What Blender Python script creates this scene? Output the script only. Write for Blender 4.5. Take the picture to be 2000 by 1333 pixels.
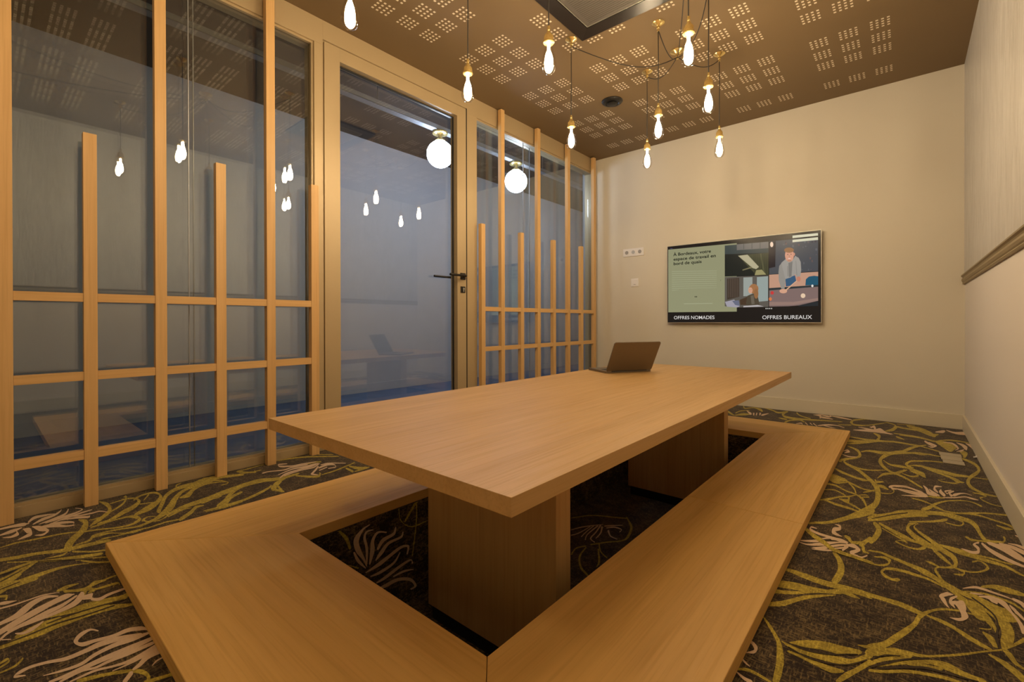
import bpy, bmesh, math, random
from mathutils import Vector, Matrix

for o in list(bpy.data.objects):
    bpy.data.objects.remove(o, do_unlink=True)
SC = bpy.context.scene
COL = SC.collection
random.seed(7)
PI = math.pi

# ------------------------------------------------------------------ camera
F_PX, YAW, PITCH, ROLL = 895.82, 0.7097, 0.0031, -0.0021
cam_data = bpy.data.cameras.new('camera')
cam = bpy.data.objects.new('camera', cam_data)
COL.objects.link(cam)
cam_data.sensor_fit = 'HORIZONTAL'
cam_data.sensor_width = 36.0
cam_data.lens = F_PX * 36.0 / 2000.0
cam_data.shift_y = -35.13 / 2000.0
cam_data.clip_start = 0.02
_F = Vector((-math.sin(YAW), math.cos(YAW), 0)); _R = Vector((math.cos(YAW), math.sin(YAW), 0)); _U = Vector((0, 0, 1))
_F2 = _F * math.cos(PITCH) - _U * math.sin(PITCH); _U2 = _U * math.cos(PITCH) + _F * math.sin(PITCH)
_R3 = _R * math.cos(ROLL) + _U2 * math.sin(ROLL); _U3 = -_R * math.sin(ROLL) + _U2 * math.cos(ROLL)
_M = Matrix((( _R3.x, _U3.x, -_F2.x, 2.5784), (_R3.y, _U3.y, -_F2.y, 0.0), (_R3.z, _U3.z, -_F2.z, 0.75), (0, 0, 0, 1)))
cam.matrix_world = _M
SC.camera = cam

# ------------------------------------------------------------------ world, exposure
world = bpy.data.worlds.new('world'); SC.world = world; world.use_nodes = True
world.node_tree.nodes['Background'].inputs[0].default_value = (0.02, 0.022, 0.03, 1)
world.node_tree.nodes['Background'].inputs[1].default_value = 0.3
SC.view_settings.view_transform = 'Standard'
SC.view_settings.look = 'None'
SC.view_settings.exposure = 0.0
SC.view_settings.gamma = 1.0
SC.view_settings.use_curve_mapping = False
SC.cycles.max_bounces = 10
SC.cycles.diffuse_bounces = 5
SC.cycles.glossy_bounces = 5
SC.cycles.transmission_bounces = 6
SC.cycles.transparent_max_bounces = 24
SC.cycles.sample_clamp_indirect = 4.0
SC.cycles.caustics_reflective = False
SC.cycles.caustics_refractive = False

FILAMENT = 375.0                      # radiance of the bulb filaments
FIL_COL = (1.0, 0.775, 0.49)
GLOBE = 46.0
GLOBE_COL = (0.64, 0.75, 1.0)

# room dimensions
W, D, H = 2.885, 4.415, 2.512
Y0 = -1.7

# ------------------------------------------------------------------ materials
MATS = {}
def new_mat(name):
    m = bpy.data.materials.new(name); m.use_nodes = True
    MATS[name] = m
    nt = m.node_tree
    return m, nt, nt.nodes, nt.links, nt.nodes['Principled BSDF']

def tex_chain(nt, scale, seed_random=False, loc=(0, 0, 0)):
    n, l = nt.nodes, nt.links
    tc = n.new('ShaderNodeTexCoord'); mp = n.new('ShaderNodeMapping')
    mp.inputs['Scale'].default_value = scale
    mp.inputs['Location'].default_value = loc
    src = tc.outputs['Object']
    if seed_random:
        oi = n.new('ShaderNodeObjectInfo'); vm = n.new('ShaderNodeVectorMath'); vm.operation = 'MULTIPLY_ADD'
        l.new(oi.outputs['Random'], vm.inputs[0]); vm.inputs[1].default_value = (7.3, 5.1, 9.7)
        l.new(src, vm.inputs[2]); src = vm.outputs[0]
    l.new(src, mp.inputs['Vector'])
    return mp.outputs['Vector']

def noise(nt, vec, scale=1.0, detail=4.0, rough=0.5, dist=0.0):
    t = nt.nodes.new('ShaderNodeTexNoise')
    t.inputs['Scale'].default_value = scale; t.inputs['Detail'].default_value = detail
    t.inputs['Roughness'].default_value = rough; t.inputs['Distortion'].default_value = dist
    nt.links.new(vec, t.inputs['Vector'])
    return t.outputs[0]

def ramp(nt, fac, stops):
    r = nt.nodes.new('ShaderNodeValToRGB'); nt.links.new(fac, r.inputs[0])
    e = r.color_ramp.elements
    while len(e) < len(stops): e.new(0.5)
    for i, (p, c) in enumerate(stops):
        e[i].position = p; e[i].color = (*c, 1) if len(c) == 3 else c
    return r.outputs[0]

def mix(nt, fac, a, b, mode='MIX'):
    m = nt.nodes.new('ShaderNodeMix'); m.data_type = 'RGBA'; m.blend_type = mode
    for sock, v in ((m.inputs[0], fac), (m.inputs[6], a), (m.inputs[7], b)):
        if hasattr(v, 'links') or isinstance(v, bpy.types.NodeSocket): nt.links.new(v, sock)
        elif isinstance(v, (int, float)): sock.default_value = v
        else: sock.default_value = (*v, 1)
    return m.outputs[2]

def bump(nt, bsdf, h, strength=0.2, dist=0.002):
    b = nt.nodes.new('ShaderNodeBump'); b.inputs['Strength'].default_value = strength; b.inputs['Distance'].default_value = dist
    nt.links.new(h, b.inputs['Height']); nt.links.new(b.outputs[0], bsdf.inputs['Normal'])

def plain(name, col, rough=0.5, metal=0.0, spec=0.5, vary=0.06):
    m, nt, n, l, b = new_mat(name)
    v = tex_chain(nt, (1, 1, 1), True)
    f = noise(nt, v, 6.0, 4)
    lo = tuple(c * (1 - vary) for c in col); hi = tuple(min(1, c * (1 + vary)) for c in col)
    l.new(mix(nt, f, lo, hi), b.inputs['Base Color'])
    b.inputs['Roughness'].default_value = rough; b.inputs['Metallic'].default_value = metal
    b.inputs['Specular IOR Level'].default_value = spec
    return m

def wood(name, dark, light, axis, rough=0.42, cross=11.0, seed=True, figure=0.5, spec=0.4):
    m, nt, n, l, b = new_mat(name)
    s1 = [cross] * 3; s1[axis] = 0.55
    s2 = [130.0] * 3; s2[axis] = 3.0
    s3 = [cross * 4] * 3; s3[axis] = 1.2
    a = noise(nt, tex_chain(nt, s1, seed), 1.0, 5, 0.55, figure)
    c = noise(nt, tex_chain(nt, s2, seed), 1.0, 3, 0.6)
    d = noise(nt, tex_chain(nt, s3, seed), 1.0, 4, 0.6, 0.2)
    base = ramp(nt, a, [(0.25, dark), (0.5, tuple((x + y) / 2 for x, y in zip(dark, light))), (0.75, light)])
    mid = mix(nt, ramp(nt, d, [(0.35, (0, 0, 0)), (0.65, (1, 1, 1))]), tuple(x * 0.93 for x in (1, 1, 1)), (1.0, 1.0, 1.0))
    col = mix(nt, 1.0, base, mid, 'MULTIPLY')
    pores = ramp(nt, c, [(0.36, (0.86, 0.82, 0.76)), (0.5, (1, 1, 1))])
    col = mix(nt, 0.5, col, pores, 'MULTIPLY')
    l.new(col, b.inputs['Base Color'])
    rr = ramp(nt, c, [(0.3, (rough + 0.12,) * 3), (0.6, (rough,) * 3)])
    l.new(rr, b.inputs['Roughness'])
    b.inputs['Specular IOR Level'].default_value = spec
    bump(nt, b, c, 0.12, 0.0006)
    return m

OAK_D, OAK_L = (0.60, 0.36, 0.135), (0.70, 0.44, 0.185)
oak_y = wood('oak_lengthwise', OAK_D, OAK_L, 1, 0.40)
oak_x = wood('oak_crosswise', OAK_D, OAK_L, 0, 0.40)
bench_y = wood('seat_oak_lengthwise', (0.68, 0.40, 0.115), (0.82, 0.51, 0.17), 1, 0.42, spec=0.25)
bench_x = wood('seat_oak_crosswise', (0.68, 0.40, 0.115), (0.82, 0.51, 0.17), 0, 0.42, spec=0.25)
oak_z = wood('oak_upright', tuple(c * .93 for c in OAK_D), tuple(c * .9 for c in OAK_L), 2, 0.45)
BEE_D, BEE_L = (0.66, 0.40, 0.16), (0.78, 0.50, 0.22)
beech_z = wood('beech_upright', BEE_D, BEE_L, 2, 0.45, 16, figure=0.3)
beech_y = wood('beech_rail', BEE_D, BEE_L, 1, 0.45, 16, figure=0.3)

def wall_paint(name, col, rough=0.75):
    m, nt, n, l, b = new_mat(name)
    f = noise(nt, tex_chain(nt, (1, 1, 1)), 0.9, 3)
    g = noise(nt, tex_chain(nt, (260, 260, 260)), 1.0, 2)
    l.new(mix(nt, f, tuple(c * .97 for c in col), col), b.inputs['Base Color'])
    b.inputs['Roughness'].default_value = rough; b.inputs['Specular IOR Level'].default_value = 0.25
    bump(nt, b, g, 0.06, 0.0008)
    return m
cream = wall_paint('cream_wall_paint', (0.69, 0.64, 0.535))
cream_r = wall_paint('pale_wall_paint', (0.76, 0.71, 0.645))
skirting = wall_paint('skirting_gloss', (0.71, 0.65, 0.51), 0.4)

def ceiling_material():
    m, nt, n, l, b = new_mat('perforated_brown_ceiling')
    tc = n.new('ShaderNodeTexCoord'); sx = n.new('ShaderNodeSeparateXYZ')
    l.new(tc.outputs['Object'], sx.inputs[0])
    def M(op, a, bb=None, c=None):
        q = n.new('ShaderNodeMath'); q.operation = op
        for i, v in enumerate((a, bb, c)):
            if v is None: continue
            if isinstance(v, (int, float)): q.inputs[i].default_value = v
            else: l.new(v, q.inputs[i])
        return q.outputs[0]
    def axis(src, start, cluster, block, hole, hs):
        # distance from cluster start, wrapped
        u = M('FLOORED_MODULO', M('SUBTRACT', src, start), cluster)          # 0..cluster
        inc = M('LESS_THAN', u, block * 3)
        v = M('FLOORED_MODULO', u, block)                                 # inside a block pitch
        w0 = (block - hole * 4) / 2
        vv = M('SUBTRACT', v, w0)
        inb = M('MULTIPLY', M('GREATER_THAN', vv, 0.0), M('LESS_THAN', vv, hole * 4))
        h = M('ABSOLUTE', M('SUBTRACT', M('FLOORED_MODULO', vv, hole), hole / 2))
        inh = M('LESS_THAN', h, hs / 2)
        return M('MULTIPLY', M('MULTIPLY', inc, inb), inh)
    # block centres: x .353 .504 .656 (cluster pitch .6017), y 1.488 1.654 1.820 (cluster pitch .665)
    ax = axis(sx.outputs[0], 0.353 - 0.0757, 0.6017, 0.1513, 0.0262, 0.0125)
    ay = axis(sx.outputs[1], 1.488 - 0.083, 0.665, 0.1663, 0.0285, 0.0135)
    inx = M('MULTIPLY', M('GREATER_THAN', sx.outputs[0], 0.27), M('LESS_THAN', sx.outputs[0], 2.545))
    mask = M('MULTIPLY', M('MULTIPLY', ax, ay), M('MULTIPLY', inx, M('LESS_THAN', sx.outputs[1], 4.235)))
    f = noise(nt, tex_chain(nt, (1, 1, 1)), 1.5, 3)
    brown = mix(nt, f, CEIL_A, CEIL_B)
    col = mix(nt, mask, brown, (0.82, 0.72, 0.56))
    l.new(col, b.inputs['Base Color'])
    b.inputs['Roughness'].default_value = 0.6; b.inputs['Specular IOR Level'].default_value = 0.3
    bump(nt, b, M('SUBTRACT', 1.0, mask), 0.4, 0.002)
    return m
CEIL_A, CEIL_B = (0.19, 0.128, 0.065), (0.205, 0.14, 0.072)
ceil_mat = ceiling_material()

def carpet_mats():
    res = []
    for nm, c1, c2, lo, hi in (('carpet_dark_ground', (0.022, 0.0135, 0.011), (0.24, 0.17, 0.075), 0.50, 0.74),
                               ('carpet_olive_vine', (0.25, 0.185, 0.03), (0.64, 0.50, 0.075), 0.43, 0.72),
                               ('carpet_beige_petal', (0.60, 0.43, 0.28), (0.70, 0.52, 0.35), 0.3, 0.7),
                               ('carpet_dark_outline', (0.04, 0.026, 0.018), (0.06, 0.045, 0.025), 0.4, 0.7)):
        m, nt, n, l, b = new_mat(nm)
        a = noise(nt, tex_chain(nt, (240, 46, 150)), 1.0, 3, 0.6)
        c = noise(nt, tex_chain(nt, (46, 240, 150), loc=(3, 1, 0)), 1.0, 3, 0.6)
        d = noise(nt, tex_chain(nt, (14, 14, 14)), 1.0, 4, 0.6)
        mx = n.new('ShaderNodeMath'); mx.operation = 'MAXIMUM'; l.new(a, mx.inputs[0]); l.new(c, mx.inputs[1])
        av = n.new('ShaderNodeMath'); av.operation = 'MULTIPLY_ADD'; l.new(d, av.inputs[0]); av.inputs[1].default_value = 0.35; 
        sb = n.new('ShaderNodeMath'); sb.operation = 'SUBTRACT'; l.new(mx.outputs[0], sb.inputs[0]); sb.inputs[1].default_value = 0.175
        l.new(sb.outputs[0], av.inputs[2])
        l.new(ramp(nt, av.outputs[0], [(lo, c1), (hi, c2)]), b.inputs['Base Color'])
        b.inputs['Roughness'].default_value = 0.95; b.inputs['Specular IOR Level'].default_value = 0.1
        b.inputs['Sheen Weight'].default_value = 0.15
        bump(nt, b, mx.outputs[0], 0.5, 0.002)
        res.append(m)
    return res
CARPET = carpet_mats()

bronze = plain('bronze_anodised_aluminium', (0.50, 0.385, 0.225), 0.45, 0.25, vary=0.03)
gasket = plain('black_gasket', (0.02, 0.018, 0.015), 0.6)
brass = plain('brushed_brass', (0.98, 0.76, 0.33), 0.24, 0.9, vary=0.04)
black_metal = plain('black_metal', (0.02, 0.018, 0.016), 0.4, 0.2)
black_plinth = plain('black_plinth_laminate', (0.012, 0.011, 0.01), 0.5)
cord_mat = plain('black_fabric_cord', (0.03, 0.025, 0.022), 0.8)
white_plastic = plain('white_plastic', (0.80, 0.77, 0.74), 0.4, vary=0.02)
dark_socket = plain('socket_recess_grey', (0.33, 0.31, 0.29), 0.5)
silver = plain('silver_bezel', (0.50, 0.48, 0.43), 0.42, 0.6)
laptop_mat = plain('dark_aluminium_shell', (0.20, 0.165, 0.125), 0.42, 0.55)
laptop_keys = plain('black_keys', (0.02, 0.02, 0.02), 0.5)
ac_frame = plain('black_cassette_frame', (0.018, 0.014, 0.012), 0.3, 0.0)
ac_panel = plain('grey_cassette_grille', (0.115, 0.10, 0.085), 0.5, 0.2)
rail_mat = plain('aged_gold_moulding', (0.30, 0.235, 0.13), 0.5, 0.3)
floor_metal = plain('scuffed_floor_box_metal', (0.52, 0.46, 0.34), 0.55, 0.4, vary=0.15)
corridor_wall = plain('corridor_grey_paint', (0.54, 0.53, 0.54), 0.8)
corridor_floor = plain('corridor_blue_floor', (0.12, 0.185, 0.32), 0.45, vary=0.35)
corridor_dark = plain('corridor_dark_paint', (0.05, 0.04, 0.035), 0.8)
galv = plain('galvanised_steel', (0.35, 0.36, 0.38), 0.5, 0.6)

def wallpaper_mat():
    m, nt, n, l, b = new_mat('brushed_relief_wallpaper')
    a = noise(nt, tex_chain(nt, (30, 24, 3.4)), 1.0, 4, 0.6, 1.3)
    c = noise(nt, tex_chain(nt, (90, 90, 9)), 1.0, 3, 0.6, 0.6)
    l.new(mix(nt, ramp(nt, a, [(0.35, (0, 0, 0)), (0.65, (1, 1, 1))]), (0.50, 0.48, 0.44), (0.62, 0.60, 0.565)), b.inputs['Base Color'])
    b.inputs['Roughness'].default_value = 0.36; b.inputs['Specular IOR Level'].default_value = 0.6
    ad = n.new('ShaderNodeMath'); ad.operation = 'ADD'; l.new(a, ad.inputs[0]); l.new(c, ad.inputs[1])
    bump(nt, b, ad.outputs[0], 0.55, 0.012)
    return m
wallpaper = wallpaper_mat()

def glass_mat(name, f0, tint, rough=0.0):
    m = bpy.data.materials.new(name); m.use_nodes = True
    nt = m.node_tree; n = nt.nodes; l = nt.links; n.clear()
    out = n.new('ShaderNodeOutputMaterial'); mx = n.new('ShaderNodeMixShader')
    tr = n.new('ShaderNodeBsdfTransparent'); gl = n.new('ShaderNodeBsdfGlossy')
    tr.inputs[0].default_value = (*tint, 1); gl.inputs['Roughness'].default_value = rough
    lw = n.new('ShaderNodeLayerWeight'); lw.inputs['Blend'].default_value = 0.5
    p = n.new('ShaderNodeMath'); p.operation = 'POWER'; p.inputs[1].default_value = 5
    l.new(lw.outputs['Facing'], p.inputs[0])
    q = n.new('ShaderNodeMath'); q.operation = 'MULTIPLY_ADD'; q.inputs[1].default_value = 1 - f0; q.inputs[2].default_value = f0
    l.new(p.outputs[0], q.inputs[0]); l.new(q.outputs[0], mx.inputs[0])
    l.new(tr.outputs[0], mx.inputs[1]); l.new(gl.outputs[0], mx.inputs[2]); l.new(mx.outputs[0], out.inputs[0])
    return m
pane_glass = glass_mat('partition_glass', 0.112, (0.93, 0.95, 0.94))
bulb_glass = glass_mat('clear_bulb_glass', 0.11, (0.93, 0.91, 0.88))

def emit_mat(name, col, s):
    m = bpy.data.materials.new(name); m.use_nodes = True
    nt = m.node_tree; n = nt.nodes; n.clear()
    out = n.new('ShaderNodeOutputMaterial'); e = n.new('ShaderNodeEmission')
    e.inputs[0].default_value = (*col, 1); e.inputs[1].default_value = s
    nt.links.new(e.outputs[0], out.inputs[0])
    return m
filament_mat = emit_mat('glowing_filament', FIL_COL, FILAMENT)
globe_mat = emit_mat('lit_opal_globe', GLOBE_COL, GLOBE)

def screen_mat():
    m, nt, n, l, b = new_mat('lit_screen')
    at = n.new('ShaderNodeAttribute'); at.attribute_name = 'screen_colour'
    b.inputs['Base Color'].default_value = (0.01, 0.01, 0.01, 1); b.inputs['Roughness'].default_value = 0.18; b.inputs['Specular IOR Level'].default_value = 0.15
    l.new(at.outputs['Color'], b.inputs['Emission Color']); b.inputs['Emission Strength'].default_value = 1.0
    return m
screen_m = screen_mat()
text_black = emit_mat('screen_text_black', (0.012, 0.013, 0.01), 1.0)
text_white = emit_mat('screen_text_white', (0.66, 0.63, 0.60), 1.0)

# ------------------------------------------------------------------ geometry helpers
def tag(o, label=None, cat=None, group=None, kind=None):
    if label: o['label'] = label
    if cat: o['category'] = cat
    if group: o['group'] = group
    if kind: o['kind'] = kind
    return o

def thing(name, label, cat, loc=(0, 0, 0), group=None, kind=None):
    o = bpy.data.objects.new(name, None); COL.objects.link(o)
    o.location = loc; o.empty_display_size = 0.05
    return tag(o, label, cat, group, kind)

def obj(name, bm, mats, parent=None, loc=(0, 0, 0), smooth=False, sharp=None, rot=None):
    """link bm (given in the parent's frame, or the world when top-level) as one mesh object with origin at loc"""
    me = bpy.data.meshes.new(name)
    if smooth:
        for f in bm.faces: f.smooth = True
    bm.to_mesh(me); bm.free()
    o = bpy.data.objects.new(name, me); COL.objects.link(o)
    for m in (mats if isinstance(mats, (list, tuple)) else [mats]): me.materials.append(m)
    o.location = loc
    if rot: o.rotation_euler = rot
    if parent: o.parent = parent
    if smooth and sharp:
        me.set_sharp_from_angle(angle=math.radians(sharp))
    return o

def struct(name, bm, mats, parent=None, **k):
    o = obj(name, bm, mats, parent, **k)
    if parent is None: o['kind'] = 'structure'
    return o

def B(): return bmesh.new()

def box(bm, x0, x1, y0, y1, z0, z1, bev=0.0, mi=0):
    r = bmesh.ops.create_cube(bm, size=1.0, matrix=Matrix.Translation(((x0 + x1) / 2, (y0 + y1) / 2, (z0 + z1) / 2)) @ Matrix.Diagonal((abs(x1 - x0), abs(y1 - y0), abs(z1 - z0), 1)))
    vs = r['verts']
    fs = {f for v in vs for f in v.link_faces}
    for f in fs: f.material_index = mi
    if bev > 0:
        es = {e for v in vs for e in v.link_edges}
        rb = bmesh.ops.bevel(bm, geom=list(es), offset=bev, segments=2, profile=0.7, affect='EDGES')
        for f in rb['faces']: f.material_index = mi
    return bm

def quad(bm, pts, mi=0):
    vs = [bm.verts.new(p) for p in pts]
    f = bm.faces.new(vs); f.material_index = mi
    return f

def prism(bm, poly, z0, z1, bev=0.0):
    """extrude an xy polygon (counter clockwise) between z0 and z1"""
    lo = [bm.verts.new((x, y, z0)) for x, y in poly]; hi = [bm.verts.new((x, y, z1)) for x, y in poly]
    n = len(poly)
    bm.faces.new(hi); bm.faces.new(list(reversed(lo)))
    for i in range(n):
        bm.faces.new((lo[i], lo[(i + 1) % n], hi[(i + 1) % n], hi[i]))
    if bev:
        es = {e for v in hi for e in v.link_edges if e.other_vert(v) in hi}
        bmesh.ops.bevel(bm, geom=list(es), offset=bev, segments=1, affect='EDGES')
    return bm

def lathe(bm, prof, seg=24, c=(0, 0), axis='z', mi=0):
    rings = []
    for r, z in prof:
        ring = []
        for i in range(seg):
            a = 2 * PI * i / seg
            p = (c[0] + r * math.cos(a), c[1] + r * math.sin(a), z)
            ring.append(bm.verts.new(p))
        rings.append(ring)
    for a, b in zip(rings, rings[1:]):
        for i in range(seg):
            f = bm.faces.new((a[i], a[(i + 1) % seg], b[(i + 1) % seg], b[i])); f.material_index = mi
    for ring, rev in ((rings[0], True), (rings[-1], False)):
        f = bm.faces.new(list(reversed(ring)) if rev else ring); f.material_index = mi
    return bm

def tube(bm, pts, r, seg=8, mi=0, cap=True):
    pts = [Vector(p) for p in pts]
    rings = []
    up = Vector((0.31, 0.17, 0.93)).normalized()
    for i, p in enumerate(pts):
        d = (pts[min(i + 1, len(pts) - 1)] - pts[max(i - 1, 0)]).normalized()
        a = d.cross(up)
        if a.length < 0.2: a = d.cross(Vector((1, 0, 0)))
        a.normalize(); b = d.cross(a).normalized()
        rr = r[i] if isinstance(r, (list, tuple)) else r
        rings.append([bm.verts.new(p + a * rr * math.cos(2 * PI * k / seg) + b * rr * math.sin(2 * PI * k / seg)) for k in range(seg)])
    for A, Bq in zip(rings, rings[1:]):
        for k in range(seg):
            f = bm.faces.new((A[k], A[(k + 1) % seg], Bq[(k + 1) % seg], Bq[k])); f.material_index = mi
    if cap:
        bm.faces.new(rings[0]); bm.faces.new(list(reversed(rings[-1])))
    bmesh.ops.recalc_face_normals(bm, faces=bm.faces)
    return bm

# ------------------------------------------------------------------ room shell
IX0, IX1, IY0, IY1 = 1.031, 1.905, 0.701, 3.232       # opening of the sunken seat
PITZ = -0.40

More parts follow.
